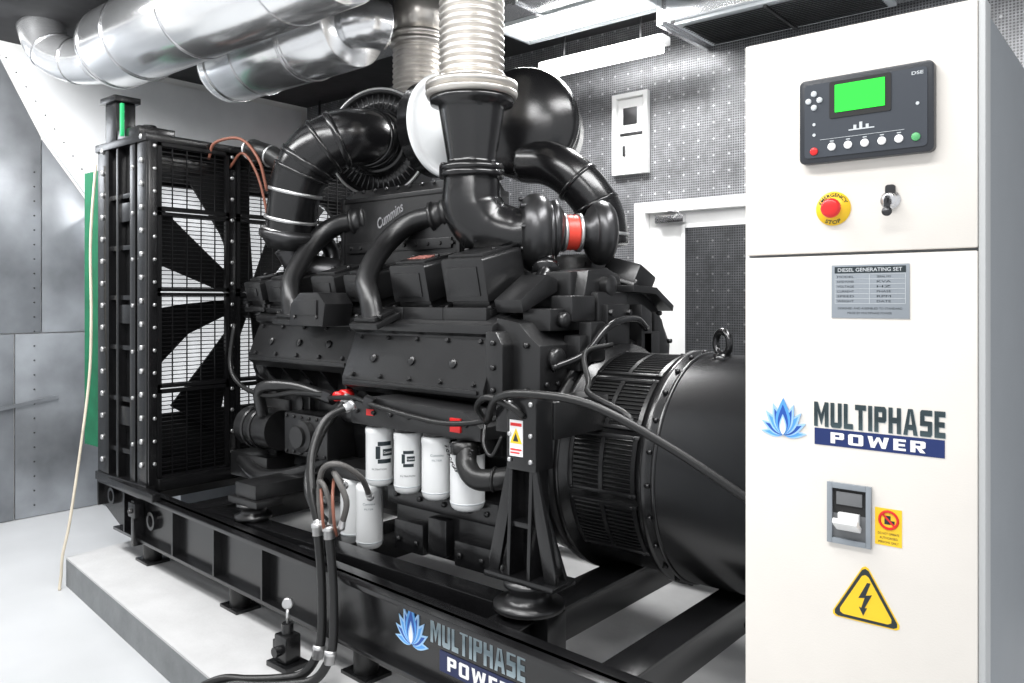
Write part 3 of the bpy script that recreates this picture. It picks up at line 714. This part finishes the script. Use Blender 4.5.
for sx in (-1,1):
    for sy in (-1,1): b.bolt((sx*.102,sy*.09,-.045),(0,0,1),.012,.02)
b.xf(Matrix.Translation((-2.20,3.60,1.62))@Euler((math.radians(-20),math.radians(14),0)).to_matrix().to_4x4()); b.done('end_cover',BLK,eng)
b=B(); b.prism([(2.80,1.44),(3.06,1.54),(3.06,1.60),(2.98,1.62),(2.78,1.50)],'X',-2.42,-2.26,.008); b.bx(-2.30,-2.14,2.84,3.1,1.36,1.46,.01).bx(-2.22,-2.10,2.95,3.14,1.40,1.52,.012).lathe((-2.14,2.92,1.41),(1,0,0),[(0,.035),(.03,.035),(.04,.02)],16); b.done('end_bracket',BLK,eng)
b=B(); b.lathe((-2.27,CY,.78),(1,0,0),[(0,.40),(.02,.50),(.14,.52),(.16,.54),(.19,.54)],48)
for i in range(24):
    a=i*math.pi/12; b.bolt((-2.09,CY+.52*math.cos(a),.78+.52*math.sin(a)),(1,0,0),.012,.015)
b.done('flywheel_housing',BLK,eng)
B().tube([(-2.10,2.80,1.20),(-2.03,2.95,1.26),(-2.0,3.1,1.38),(-2.02,3.36,1.41),(-2.05,3.52,1.36)],.018,12).done('coolant_pipe',BLK2,eng)
b=B(); b.bx(-4.35,-4.25,CY-.45,CY+.45,.5,1.5,.02); b.lathe((-4.36,CY,1.46),(-1,0,0),[(0,.17),(.06,.17),(.07,.14),(.12,.14),(.13,.17),(.45,.12)],32)
b.lathe((-4.36,CY,.75),(-1,0,0),[(0,.22),(.05,.22),(.06,.19),(.1,.19),(.11,.22),(.16,.22)],32).lathe((-4.36,2.98,1.1),(-1,0,0),[(0,.12),(.05,.12),(.06,.1),(.1,.1),(.11,.12),(.16,.12)],24)
b.done('front_gear_housing',BLK,eng)
b=B(); b.cyl((-4.45,2.80,.72),(-4.12,2.80,.72),.12).cyl((-4.5,2.80,.72),(-4.45,2.80,.72),.08).bx(-4.4,-4.1,2.84,2.95,.6,.9,.01)
b.tube([(-4.2,2.72,.82),(-4.15,2.68,.98),(-3.9,2.74,1.0),(-3.6,2.78,.95)],.035,12).tube([(-4.5,2.78,.5),(-4.2,2.72,.45),(-3.9,2.76,.5),(-3.7,2.85,.6)],.045,12)
b.bx(-3.95,-3.55,2.70,2.9,.62,.86,.015).bx(-4.6,-4.2,2.75,2.95,.40,.55,.01)
b.lathe((-3.75,2.70,.74),(0,-1,0),[(0,.09),(.03,.09),(.04,.06),(.06,.06)],20).lathe((-3.5,2.86,.9),(0,-1,0),[(0,.07),(.06,.07),(.08,.04)],20).torus((-4.28,2.80,.72),(1,0,0),.12,.012,24,6).torus((-4.36,2.80,.72),(1,0,0),.12,.012,24,6)
b.bx(-3.7,-3.45,2.78,2.9,.50,.62,.01)
for i in range(6): b.bolt((-3.92+i*.07,2.70,.84),(0,-1,0),.01,.012); b.bolt((-3.92+i*.07,2.70,.64),(0,-1,0),.01,.012)
b.done('water_pump',BLK,eng)
b=B(); b.bx(-4.0,-3.80,2.42,2.95,.42,.50,.008).bx(-4.04,-3.76,2.40,2.56,.385,.42,.004).lathe((-3.90,2.47,.305),(0,0,1),[(0,.10),(.02,.10),(.03,.07),(.06,.07),(.07,.09),(.08,.09)],28)
b.done('mounting_foot',BLK,eng)
b=B(); b.bx(-2.93,-2.26,2.64,2.95,.30,.60,.02).bx(-2.95,-2.24,2.60,2.64,.52,.62,.01).bx(-2.90,-2.70,2.60,2.70,.305,.45,.01).bx(-2.50,-2.28,2.60,2.70,.305,.42,.01)
b.bx(-2.66,-2.54,2.59,2.66,.33,.50,.01)
for x in (-2.88,-2.72,-2.56,-2.40,-2.30): b.bolt((x,2.60,.57),(0,-1,0),.013,.015)
for x in (-2.86,-2.74,-2.46,-2.33): b.bolt((x,2.60,.36),(0,-1,0),.014,.015)
b.done('sump_bracket',BLK2,eng)
b=B(); b.prism([(-3.10,.90),(-3.10,1.0),(-2.95,1.04),(-2.35,1.02),(-2.25,.96),(-2.25,.90)],'Y',2.50,2.78,.01).bx(-3.05,-2.3,2.70,2.95,.80,.98,.01)
for x in (-2.98,-2.78,-2.59,-2.38): b.lathe((x,2.58,.88),(0,0,1),[(0,.062),(.04,.062)],20)
for i in range(7): b.bolt((-3.05+i*.12,2.50,.965),(0,-1,0),.011,.014)
b.done('filter_head',BLK,eng)
fa=math.atan2(-2.58,2.7)
def filt(x,y,ztop,h,rad,txt,band=False):
    r=thing('oil_filter',(x,y,ztop),'white spin-on filter canister' if not band else 'white spin-on filter canister with dark upper band',None,eng)
    b=B(); b.lathe((x,y,ztop-h),(0,0,1),[(0,rad*.35),(.0,rad*.75),(.012,rad*.93),(.03,rad),(h-.04,rad),(h-.03,rad*1.03),(h-.01,rad*1.03),(h,rad*.9)],40); b.done('canister',FILTW,r)
    if band: B().lathe((x,y,ztop-.045),(0,0,1),[(0,rad),(0,rad*1.06),(.045,rad*1.06),(.05,rad)],40,cap=False).done('upper_band',BLK2,r)
    def mp(z0,da=0.): return lambda u,v:(x+(rad+.0012)*math.cos(fa+da+u/rad),y+(rad+.0012)*math.sin(fa+da+u/rad),z0+v)
    if txt in ('big','mid'):
        k=1.0 if txt=='big' else .72
        f=mp(ztop-h*.42,.35 if txt=='big' else .0)
        b=B()
        def strip(u0,u1,v0_,v1_):
            n=6; lo=[];hi=[]
            for i in range(n+1):
                u=(u0+(u1-u0)*i/n)*k; lo.append(b.bm.verts.new(f(u,v0_*k))); hi.append(b.bm.verts.new(f(u,v1_*k)))
            for i in range(n): b.bm.faces.new((lo[i],lo[i+1],hi[i+1],hi[i]))
        strip(-.040,-.018,-.030,.030); strip(-.030,.038,.032,.052); strip(-.030,.038,-.052,-.032); strip(-.006,.046,-.016,.016)
        b.done('emblem',TXTD,r)
        text('Cummins',.046*k,.012*k,lambda u,v:tuple(Vector(f(u+.020*k,v))+Vector((math.cos(fa+.2),math.sin(fa+.2),0))*.0010),'lettering',TXTW,r,.01)
        text('FILTRATION',.07,.008,mp(ztop-h*.70),'lettering',TXTD,r,.0)
    elif txt=='small':
        text('Cummins',.06,.011,mp(ztop-h*.28),'lettering',TXTG,r,.01)
        text('FILTER',.045,.008,mp(ztop-h*.36),'lettering',TXTG,r,.0)
    B().lathe((x,y,ztop-h+.030),(0,0,1),[(0,rad),(0,rad*1.012),(.006,rad*1.012),(.006,rad)],40,cap=False).done('rim',LTGREY,r)
filt(-2.98,2.58,.89,.285,.068,'big'); filt(-2.78,2.58,.885,.285,.066,'mid'); filt(-2.59,2.58,.885,.285,.068,'small'); filt(-2.38,2.56,.88,.29,.076,'none',True)
filt(-3.15,2.66,.57,.32,.068,'small'); filt(-3.33,2.70,.57,.32,.066,'none')
B().bx(-3.43,-2.97,2.64,2.95,.57,.64,.01).done('filter_head',BLK,eng)
b=B()
cp=[(-2.42+.15*t,2.468,.87-.10*math.sin(math.pi*t)) for t in [i/18 for i in range(19)]]
for i,p in enumerate(cp): b.torus(p,(0,1,0) if i%2 else (.3,.3,1),.0065,.0020,10,5)
b.done('chain',DKM,eng)
B().bx(-2.42,-2.36,2.49,2.50,.93,.99).done('warning_sticker',RED,eng)
B().bx(-2.98,-2.93,2.495,2.50,.95,.98).done('warning_sticker',RED,eng)
B().cyl((-3.35,2.66,1.0),(-3.35,2.60,1.0),.025).cyl((-3.35,2.70,1.0),(-3.35,2.64,1.0),.032).done('sensor_plug',RED,eng)
b=B(); b.tube([(-2.33,2.50,.86),(-2.30,2.47,.80),(-2.22,2.45,.76),(-2.12,2.50,.77),(-2.02,2.62,.80)],.045,20); b.lathe((-2.34,2.50,.84),(-.1,.1,.9),[(0,.05),(0,.055),(.05,.055)],20).torus((-2.15,2.475,.765),(1,.4,0),.046,.007,20,6); b.done('coolant_hose',RUB,eng)
HO=[([(-3.02,2.44,1.0),(-3.06,2.32,.94),(-3.03,2.22,.80),(-2.95,2.16,.64),(-2.88,2.15,.50)],RUB,.019),
   ([(-3.25,2.6,1.0),(-3.22,2.42,.85),(-3.14,2.28,.68),(-3.0,2.20,.58),(-2.80,2.17,.50)],RUB,.018),
   ([(-2.84,2.40,.60),(-2.76,2.28,.72),(-2.78,2.18,.79),(-2.86,2.15,.76),(-2.88,2.15,.62),(-2.87,2.16,.50)],HOSEG,.013),
   ([(-2.90,2.30,.66),(-2.84,2.20,.74),(-2.76,2.15,.74),(-2.72,2.17,.64),(-2.78,2.19,.52)],HOSEG,.013),
   ([(-2.95,2.24,.60),(-2.90,2.16,.70),(-2.82,2.13,.70),(-2.80,2.15,.60),(-2.83,2.17,.50)],HOSEG,.011),
   ([(-2.80,2.18,.48),(-2.74,2.12,.56),(-2.75,2.12,.66),(-2.82,2.18,.72)],BROWN,.007),
   ([(-2.84,2.16,.48),(-2.80,2.11,.54),(-2.81,2.11,.62),(-2.87,2.15,.68)],BROWN,.007)]
for (pts,m_,r_) in HO:
    B().tube(pts,r_,14).done('fuel_hose',m_,eng)
    if m_ is BROWN: continue
    for (e0,e1) in ((pts[0],pts[1]),(pts[-1],pts[-2])):
        b=B(); p0,p1_=Vector(e0),Vector(e1); dd=(p1_-p0).normalized(); b.lathe(p0-dd*.01,dd,[(0,r_*1.1),(0,r_*1.4),(.018,r_*1.4),(.019,r_*1.2),(.045,r_*1.25),(.05,r_*1.1)],8)
        b.done('hose_fitting',BOLT,eng)
def wire(pts,r_,name='wiring_harness',m_=RUB): 
    B().tube(pts,r_,10,6).done(name,m_,eng)
wire([(-4.55,2.75,1.35),(-4.55,2.72,1.1),(-4.4,2.70,.98),(-4.1,2.68,.94),(-3.8,2.66,.98),(-3.4,2.62,1.00)],.014)
wire([(-3.4,2.60,.99),(-3.1,2.52,1.02),(-2.9,2.46,1.01),(-2.6,2.45,.98),(-2.4,2.46,.97),(-2.2,2.48,1.0),(-2.02,2.46,1.06)],.012)
wire([(-2.2,2.48,1.0),(-2.16,2.42,.92),(-2.10,2.40,.88),(-2.06,2.42,.96)],.008)
for (x,y,z) in ((-2.93,2.47,1.02),(-3.42,2.60,1.0),(-2.2,2.48,1.02)): B().box((x,y,z),(.05,.04,.05),(10,20,30),.008).done('connector',DKM,eng)

# ---------------------------------------------------------------- alternator
alt=thing('alternator',(-1.6,3.3,.3),'large black cylindrical alternator coupled behind the engine','alternator')
AY,AZ,AR=3.3,.76,.50
ALT=mat('alternator_satin_paint',(.0085,.0085,.009),.27,0,.015,14,.2,spec=.75)
b=B(); b.lathe((-2.07,AY,AZ),(1,0,0),[(0,.53),(.03,.53),(.035,.485),(.40,.485),(.405,.515),(.44,.515),(.445,.50),(1.0,.50),(1.01,.46),(1.08,.44),(1.1,.30)],96)
b.done('stator_housing',ALT,alt)
def surf(ang,x,r_): return (x,AY-r_*math.cos(ang),AZ+r_*math.sin(ang))
def roty(ang): return (-math.degrees(ang),0,0)
for (grp,half) in ((.68,.22),(.12,.22),(-.46,.22),(1.24,.22)):
    b=B(); b.m(0)
    n=11
    for e in (-half-.02,half+.02): b.box(surf(grp+e,-1.85,.488),(.33,.016,.016),roty(grp+e),.002)
    for xx in (-2.01,-1.855,-1.70):
        for k in range(n+1):
            a=grp-half+k*(2*half/n); b.box(surf(a,xx,.4865),(.020,.013,.022),roty(a))
    for k in range(n):
        a=grp-half+(k+.5)*(2*half/n)
        for (xa,xb) in ((-1.998,-1.867),(-1.843,-1.712)):
            b.m(1).box(surf(a,(xa+xb)/2,.4845),(xb-xa,.003,.012),roty(a))
            b.m(0).box(surf(a+.014,(xa+xb)/2,.4895),(xb-xa,.008,.004),roty(a+.25))
    b.m(0)
    for e in (-half-.02,half+.02):
        for xx in (-2.0,-1.71): b.bolt(surf(grp+e,xx,.495),(0,-math.cos(grp+e),math.sin(grp+e)),.008,.008)
    b.done('vent_grille',[BLK,SLOT],alt)
for x in (-1.60,-1.12): B().torus((x,AY,AZ),(1,0,0),.50,.010,96,8).done('band',ALT,alt)
bolts([((-1.63,AY+.508*math.cos(i*math.pi/12),AZ+.508*math.sin(i*math.pi/12)),(1,0,0),.010,.02) for i in range(24)],'bolt',BLK2,alt)
b=B(); b.torus((-1.50,3.22,1.315),(.5,.86,0),.05,.016,28,10).cyl((-1.50,3.22,1.22),(-1.50,3.22,1.27),.04); b.done('lifting_eye',BLK2,alt)
def stand(y,s_):
    xc=-1.95
    b=B()
    b.bx(xc-.17,xc+.17,y-.075,y+.075,.405,.43,.004)
    b.bx(xc-.070,xc+.075,y-.055,y+.06,.84,1.13,.008)
    b.bx(xc-.05,xc+.055,y+.02,y+.05,.43,.86,.004)
    for sg in (-1,1):
        b.prism([(xc+sg*.165,.43),(xc+sg*.165,.47),(xc+sg*.070,.86),(xc+sg*.045,.86),(xc+sg*.045,.76),(xc+sg*.115,.43)],'Y',y-.05,y-.03,.002)
        b.prism([(y-.07,.43),(y+.06,.43),(y+.05,.86),(y-.05,.86)],'X',xc+sg*.05-.008,xc+sg*.05+.008,.002)
        b.prism([(xc+sg*.165,.43),(xc+sg*.052,.72),(xc+sg*.052,.43)],'Y',y+.02,y+.035,.002)
    b.bx(xc-.06,xc+.06,y-.05,y+.05,.62,.64,.003)
    b.bx(xc-.13,xc-.07,y-.05,y+.04,.98,1.10,.006)
    b.done('mounting_bracket',BLK2,alt)
    B().bx(xc-.07,xc+.08,y+.06 if s_>0 else y-.45,y+.45 if s_>0 else y-.055,.95,1.10,.01).done('bracket_arm',BLK,alt)
    B().lathe((xc,y,.302),(0,0,1),[(0,.14),(.02,.14),(.025,.10),(.04,.085),(.065,.075),(.085,.10),(.105,.10)],32).done('rubber_mount',BLK,alt)
    l=[]
    for dx in (-.05,.055):
        for z in (1.10,.98,.88): l.append(((xc+dx,y-.055,z),(0,-1,0),.010,.012))
        l.append(((xc+dx*2.4,y-.03,.43),(0,0,1),.012,.02))
    bolts(l,'bolt',BOLT if s_>0 else BLK2,alt)
stand(2.45,1); stand(4.17,-1)
ys=2.393
b=B(); b.m(0).bx(-2.0,-1.935,ys-.001,ys+.003,.895,1.035); b.m(1).prism([(-1.997,.945),(-1.938,.945),(-1.9675,1.003)],'Y',ys-.003,ys-.001); b.m(2).prism([(-1.981,.953),(-1.954,.953),(-1.9675,.985)],'Y',ys-.004,ys-.002); b.m(3).bx(-1.995,-1.94,ys-.003,ys-.001,1.012,1.024).bx(-1.995,-1.94,ys-.003,ys-.001,.918,.924).bx(-1.995,-1.95,ys-.003,ys-.001,.906,.911)
b.done('warning_sticker',[TXTW,YEL,TXTD,RED],alt)
B().tube([(-2.12,2.40,1.02),(-2.02,2.34,1.12),(-1.85,2.33,1.15),(-1.62,2.40,1.12),(-1.35,2.50,.98),(-1.05,2.58,.80),(-.92,2.60,.74)],.016,12,8).done('power_cable',RUB,alt)
B().tube([(-1.95,3.05,1.30),(-1.98,2.88,1.27),(-1.88,2.76,1.16),(-1.78,2.62,1.13),(-1.55,2.50,1.09),(-1.5,2.48,1.06)],.012,12,8).done('power_cable',RUB,alt)
B().tube([(-2.16,2.44,1.0),(-2.16,2.38,1.07),(-2.07,2.34,1.12),(-1.97,2.36,1.09),(-1.93,2.39,1.05)],.013,10,6).done('power_cable',RUB,alt)
B().bx(-1.20,-1.08,2.86,2.98,.28,.50,.006).bx(-1.24,-1.04,2.84,3.02,.278,.30,.004).prism([(2.9,.5),(2.9,.30),(3.15,.30),(3.15,.42)],'X',-1.15,-1.13).done('foot',BLK2,alt)

# ---------------------------------------------------------------- drain pump + hoses on plinth
px_,py_=-3.03,2.09
r=thing('drain_pump',(px_,py_,PZ),'small black hand pump with gauge beside the base rail','pump')
b=B(); b.box((px_,py_,PZ+.012),(.15,.12,.024),None,.004).box((px_,py_,PZ+.085),(.09,.08,.12),None,.01).cyl((px_,py_,PZ+.145),(px_,py_,PZ+.19),.026).cyl((px_,py_-.04,PZ+.08),(px_,py_-.07,PZ+.08),.022)
b.bx(px_-.07,px_-.048,py_-.03,py_+.03,PZ+.024,PZ+.11,.004); b.done('pump_body',BLK2,r)
B().cyl((px_,py_,PZ+.19),(px_,py_,PZ+.25),.007).lathe((px_-.012,py_+.012,PZ+.275),(.7,-.7,0),[(0,.024),(.022,.024),(.024,.018)],24).done('pressure_gauge',BOLT,r)
for x0 in (-2.81,-2.73):
    r=thing('drain_hose',(x0,2.1,PZ),'black rubber drain hose dropping to the plinth and sweeping away','hose')
    pts=[(x0-.07,2.14,.50),(x0-.03,2.13,.30),(x0,2.11,.10),(x0,2.09,.0),(x0-.03,2.04,-.080),(x0-.10,1.965,-.096),(x0-.19,1.88,-.097),(x0-.28,1.80,-.095),(x0-.36,1.71,-.15),(x0-.44,1.62,-.255),(x0-.6,1.5,-.278)]
    B().tube(pts,.0195,16,6).done('hose_run',RUB,r)
    for p,ax_ in ((pts[0],(0.1,0,-1)),(pts[3],(0,-.2,-1))):
        B().lathe(Vector(p)-Vector(ax_).normalized()*.03,ax_,[(0,.018),(0,.027),(.02,.027),(.021,.023),(.055,.024),(.055,.018)],16,cap=False).done('hose_fitting',BOLT,r)
b=B(); b.tube([(-5.50,2.31,2.4),(-5.53,2.29,1.9),(-5.52,2.29,1.4),(-5.50,2.27,1.0),(-5.46,2.20,.55),(-5.40,2.11,.1),(-5.38,2.06,-.10),(-5.365,2.045,-.22),(-5.35,2.03,FZ+.009),(-5.32,2.02,FZ+.008)],.009,10,8)
tag(b.done('hanging_cord',ROPE),'thin beige cord hanging beside the radiator','cord')

# ---------------------------------------------------------------- control cabinet
cab=thing('control_cabinet',(-.54,2.15,PZ),'cream generator control cabinet with controller and emergency stop','control cabinet')
X0,X1,YF,YB,ZC=-.782,-.301,1.80,2.5,2.096
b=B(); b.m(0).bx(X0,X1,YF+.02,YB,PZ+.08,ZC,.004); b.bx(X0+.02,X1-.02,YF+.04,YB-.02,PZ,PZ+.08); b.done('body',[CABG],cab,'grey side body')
B().bx(X0,X1-.001,YF,YF+.022,1.604,ZC,.004).done('upper_panel',CAB,cab)
B().bx(X0,X1-.001,YF,YF+.022,PZ+.10,1.598,.004).done('door',CAB,cab)
B().bx(X1-.0005,X1+.012,YF+.004,YF+.06,PZ+.1,ZC,.002).done('door_edge',mat('light_grey_edge',(.50,.51,.51),.5),cab)
ct=thing('controller',(-.51,YF,1.89),'dark digital generator controller with green display',None,cab)
xa,xb,za,zb=-.646,-.375,1.800,1.985
def rr(x0,x1,z0,z1,r_):
    pts=[]
    for (cx,cz,a0) in ((x1-r_,z1-r_,0),(x0+r_,z1-r_,90),(x0+r_,z0+r_,180),(x1-r_,z0+r_,270)):
        for k in range(6):
            a=math.radians(a0+k*18); pts.append((cx+r_*math.cos(a),cz+r_*math.sin(a)))
    return pts
B().prism(rr(xa,xb,za,zb,.012),'Y',YF-.022,YF,.003).done('bezel',BEZ,ct)
B().prism(rr(xa+.012,xb-.012,za+.012,zb-.012,.008),'Y',YF-.024,YF-.021).done('faceplate',BEZ2,ct)
yc=YF-.024
B().prism(rr(-.580,-.455,1.893,1.972,.004),'Y',yc-.0015,yc).done('screen_window',SEAM,ct)
B().bx(-.568,-.467,yc-.0025,yc-.001,1.905,1.964).done('display',LCD,ct,'green lit display')
for (x,z) in ((-.613,1.952),(-.625,1.937),(-.601,1.937),(-.613,1.922)):
    B().lathe((x,yc+.001,z),(0,-1,0),[(0,.0065),(.003,.0065),(.004,.005)],16).done('button',LTGREY,ct)
for i,x in enumerate((-.613,-.575,-.541,-.507,-.473,-.440,-.408)):
    B().lathe((x,yc+.001,1.832 if i else 1.826),(0,-1,0),[(0,.0085),(.003,.0085),(.004,.007)],20).done('button',RED if i==0 else (GBTN if i==6 else TXTW),ct)
b=B()
for (x,z) in ((-.613,1.885),(-.405,1.90),(-.613,1.862)): b.lathe((x,yc,z),(0,-1,0),[(0,.0035),(.001,.0035)],12)
b.bx(-.54,-.488,yc-.0008,yc,1.862,1.8645).bx(-.53,-.524,yc-.0008,yc,1.8645,1.873).bx(-.518,-.512,yc-.0008,yc,1.8645,1.878).bx(-.505,-.499,yc-.0008,yc,1.8645,1.872)
b.bx(-.60,-.43,yc-.0008,yc,1.8495,1.8503)
for x in (-.575,-.541,-.507,-.473,-.440): b.bx(x-.004,x+.004,yc-.0008,yc,1.8435,1.8455)
b.done('indicator_icons',LTGREY,ct)
text('DSE',.022,.007,flat(-.405,yc-.0008,1.962),'lettering',LTGREY,ct,.02)
es=thing('emergency_stop',(-.579,YF,1.70),'red mushroom emergency stop on yellow disc',None,cab)
B().lathe((-.579,YF,1.70),(0,-1,0),[(0,.037),(.003,.037)],40).done('disc',YEL,es)
B().lathe((-.579,YF-.003,1.70),(0,-1,0),[(0,.014),(.010,.014),(.011,.020),(.016,.0215),(.022,.020),(.025,.015)],36).done('mushroom_button',RED,es)
text('EMERGENCY',.072,.008,lambda u,v:(-.579+(.030+v)*math.sin(u/.03),YF-.0035,1.70+(.030+v)*math.cos(u/.03)),'lettering',TXTD,es,.02)
text('STOP',.034,.008,lambda u,v:(-.579+(.030-v)*math.sin(u/.03),YF-.0035,1.70-(.030-v)*math.cos(u/.03)),'lettering',TXTD,es,.02)
ks=thing('key_switch',(-.462,YF,1.71),'chrome key switch with key inserted',None,cab)
B().lathe((-.462,YF,1.71),(0,-1,0),[(0,.020),(.003,.020),(.004,.015),(.014,.014),(.016,.010)],32).done('lock_barrel',STEEL,ks)
b=B(); b.bx(-.464,-.460,YF-.035,YF-.014,1.703,1.717); b.prism(rr(-.472,-.452,1.720,1.742,.006),'Y',YF-.006,YF,.001); b.prism(rr(-.468,-.456,1.69,1.712,.004),'Y',YF-.030,YF-.026).lathe((-.462,YF-.028,1.684),(0,-1,0),[(0,.010),(.003,.010)],16); b.done('key',DKM,ks)
pl=thing('rating_plate',(-.504,YF,1.518),None,None,cab)
B().bx(-.583,-.425,YF-.002,YF,1.461,1.576,.0006).done('plate',PLATE,pl)
B().bx(-.576,-.432,YF-.0026,YF-.0018,1.558,1.572).done('header_band',TXTD,pl)
text('DIESEL GENERATING SET',.13,.008,flat(-.504,YF-.0030,1.565),'lettering',LTGREY,pl,.01)
b=B()
for i in range(7): b.bx(-.575,-.433,YF-.0024,YF-.0018,1.5552-i*.0105,1.556-i*.0105)
for x in (-.575,-.504,-.433): b.bx(x-.0004,x+.0004,YF-.0024,YF-.0018,1.493,1.556)
b.done('table_lines',LTGREY,pl)
for i,(t1,t2) in enumerate((('MODEL','SERIAL NO'),('RATED POWER','KVA'),('VOLTAGE','HZ'),('CURRENT','PHASE'),('SPEED','RPM'),('WEIGHT','DATE'))):
    text(t1,.035,.0045,flat(-.553,YF-.0024,1.550-i*.0105),'lettering',TXTD,pl)
    text(t2,.028,.0045,flat(-.475,YF-.0024,1.550-i*.0105),'lettering',TXTD,pl)
text('DESIGNED AND ASSEMBLED TO STANDARD',.13,.0045,flat(-.504,YF-.0024,1.482),'lettering',TXTD,pl)
text('MADE BY MULTIPHASE POWER',.09,.0045,flat(-.504,YF-.0024,1.472),'lettering',TXTD,pl)
lg=thing('brand_sign',(-.55,YF,1.225),'printed sign with blue flower emblem',None,cab)
block('MULTIPHASE',.262,.054,flat(-.4892,YF-.0004,1.2465),'lettering',SHAD,lg,.14)
block('MULTIPHASE',.262,.054,flat(-.490,YF-.0014,1.2475),'lettering',LOGOG,lg,.14)
B().bx(-.620,-.360,YF-.001,YF,1.180,1.2165).done('backing_bar',BLUE,lg)
block('POWER',.190,.024,flat(-.490,YF-.0016,1.198),'lettering',TXTW,lg,.22)
lotus(-.690,1.193,.092,YF-.0005,lg)
br=thing('breaker_window',(-.545,YF,1.036),'grey framed breaker cut-out with white toggle',None,cab)
b=B(); 
for (x0,x1,z0,z1) in ((-.591,-.580,.970,1.102),(-.510,-.499,.970,1.102),(-.580,-.510,.970,.982),(-.580,-.510,1.090,1.102)): b.bx(x0,x1,YF-.008,YF,z0,z1,.001)
b.done('frame',PLATE,br)
b=B(); b.m(1).bx(-.580,-.510,YF-.001,YF,1.035,1.090); b.m(0).bx(-.580,-.510,YF-.001,YF,.982,1.035).bx(-.572,-.518,YF-.005,YF-.001,1.055,1.083,.001); b.done('breaker_face',[mat('breaker_grey',(.16,.165,.17),.5),SEAM],br)
B().box((-.545,YF-.020,1.016),(.052,.040,.012),(-35,0,0),.003).box((-.545,YF-.006,1.028),(.044,.012,.022),None,.002).done('toggle',WHITE,br)
st=thing('notice_sticker',(-.466,YF,1.02),'yellow notice with red prohibition ring',None,cab)
B().bx(-.493,-.440,YF-.001,YF,.983,1.061).done('backing',YEL,st)
b=B(); b.torus((-.466,YF-.0015,1.037),(0,1,0),.018,.0028,32,6).box((-.466,YF-.0016,1.037),(.034,.002,.004),(0,45,0)); b.done('prohibition_ring',RED,st)
b=B(); b.box((-.468,YF-.0012,1.037),(.012,.001,.018)).box((-.460,YF-.0012,1.033),(.012,.001,.006)); b.done('pictogram',TXTD,st)
text('DO NOT OPERATE',.042,.005,flat(-.466,YF-.0015,1.008),'lettering',TXTD,st); text('AUTHORISED',.036,.005,flat(-.466,YF-.0015,.999),'lettering',TXTD,st); text('PERSONS ONLY',.040,.005,flat(-.466,YF-.0015,.990),'lettering',TXTD,st)
hz=thing('hazard_sign',(-.5125,YF,.87),'yellow triangular high voltage sign',None,cab)
def tri(s_): 
    cx,cz=-.5125,.852; pts=[]
    for k in range(3):
        a=math.radians(90+120*k); qx,qz=cx+s_*math.cos(a),cz+s_*math.sin(a)
        for j in (-1,0,1): pts.append((qx+.008*(math.cos(a+j*1.0)-1*math.cos(a)),qz+.008*(math.sin(a+j*1.0)-math.sin(a))))
    return pts
B().prism(tri(.078),'Y',YF-.0010,YF).done('yellow_border',YEL,hz)
B().prism(tri(.073),'Y',YF-.0016,YF).done('black_border',TXTD,hz)
B().prism(tri(.060),'Y',YF-.0022,YF).done('yellow_face',YEL,hz)
x,z=-.5125,.862
B().prism([(x+.004,z+.034),(x-.014,z-.002),(x-.001,z+.001),(x-.008,z-.022),(x-.013,z-.020),(x-.004,z-.038),(x+.004,z-.020),(x-.001,z-.021),(x+.014,z+.010),(x+.001,z+.006),(x+.011,z+.034)],'Y',YF-.0028,YF).done('lightning_bolt',TXTD,hz)

# ---------------------------------------------------------------- lights
def area(loc,rot,sx,sy,p,c=(1,1,1)):
    L=bpy.data.lights.new('ceiling_or_fill_lamp','AREA'); L.shape='RECTANGLE'; L.size=sx; L.size_y=sy; L.energy=p; L.color=c
    o=bpy.data.objects.new('ceiling_or_fill_lamp',L); col.objects.link(o); o.location=loc; o.rotation_euler=[math.radians(a) for a in rot]
area((-3.6,1.2,3.5),(15,0,0),4.5,.5,145)
area((-1.0,.2,3.5),(20,0,0),3,.5,82)
area((-3.1,4.5,3.38),(0,0,0),1.1,.38,95)
area((-1.0,3.2,3.5),(0,0,0),.8,2.2,120)
area((-5.9,1.3,3.3),(0,35,0),.9,1.4,100)  # unseen fill lamp added to brighten the pale sheet on the end wall
w=bpy.data.worlds.new('world'); sc.world=w; w.use_nodes=True
w.node_tree.nodes['Background'].inputs[0].default_value=(.95,.97,1,1); w.node_tree.nodes['Background'].inputs[1].default_value=.95
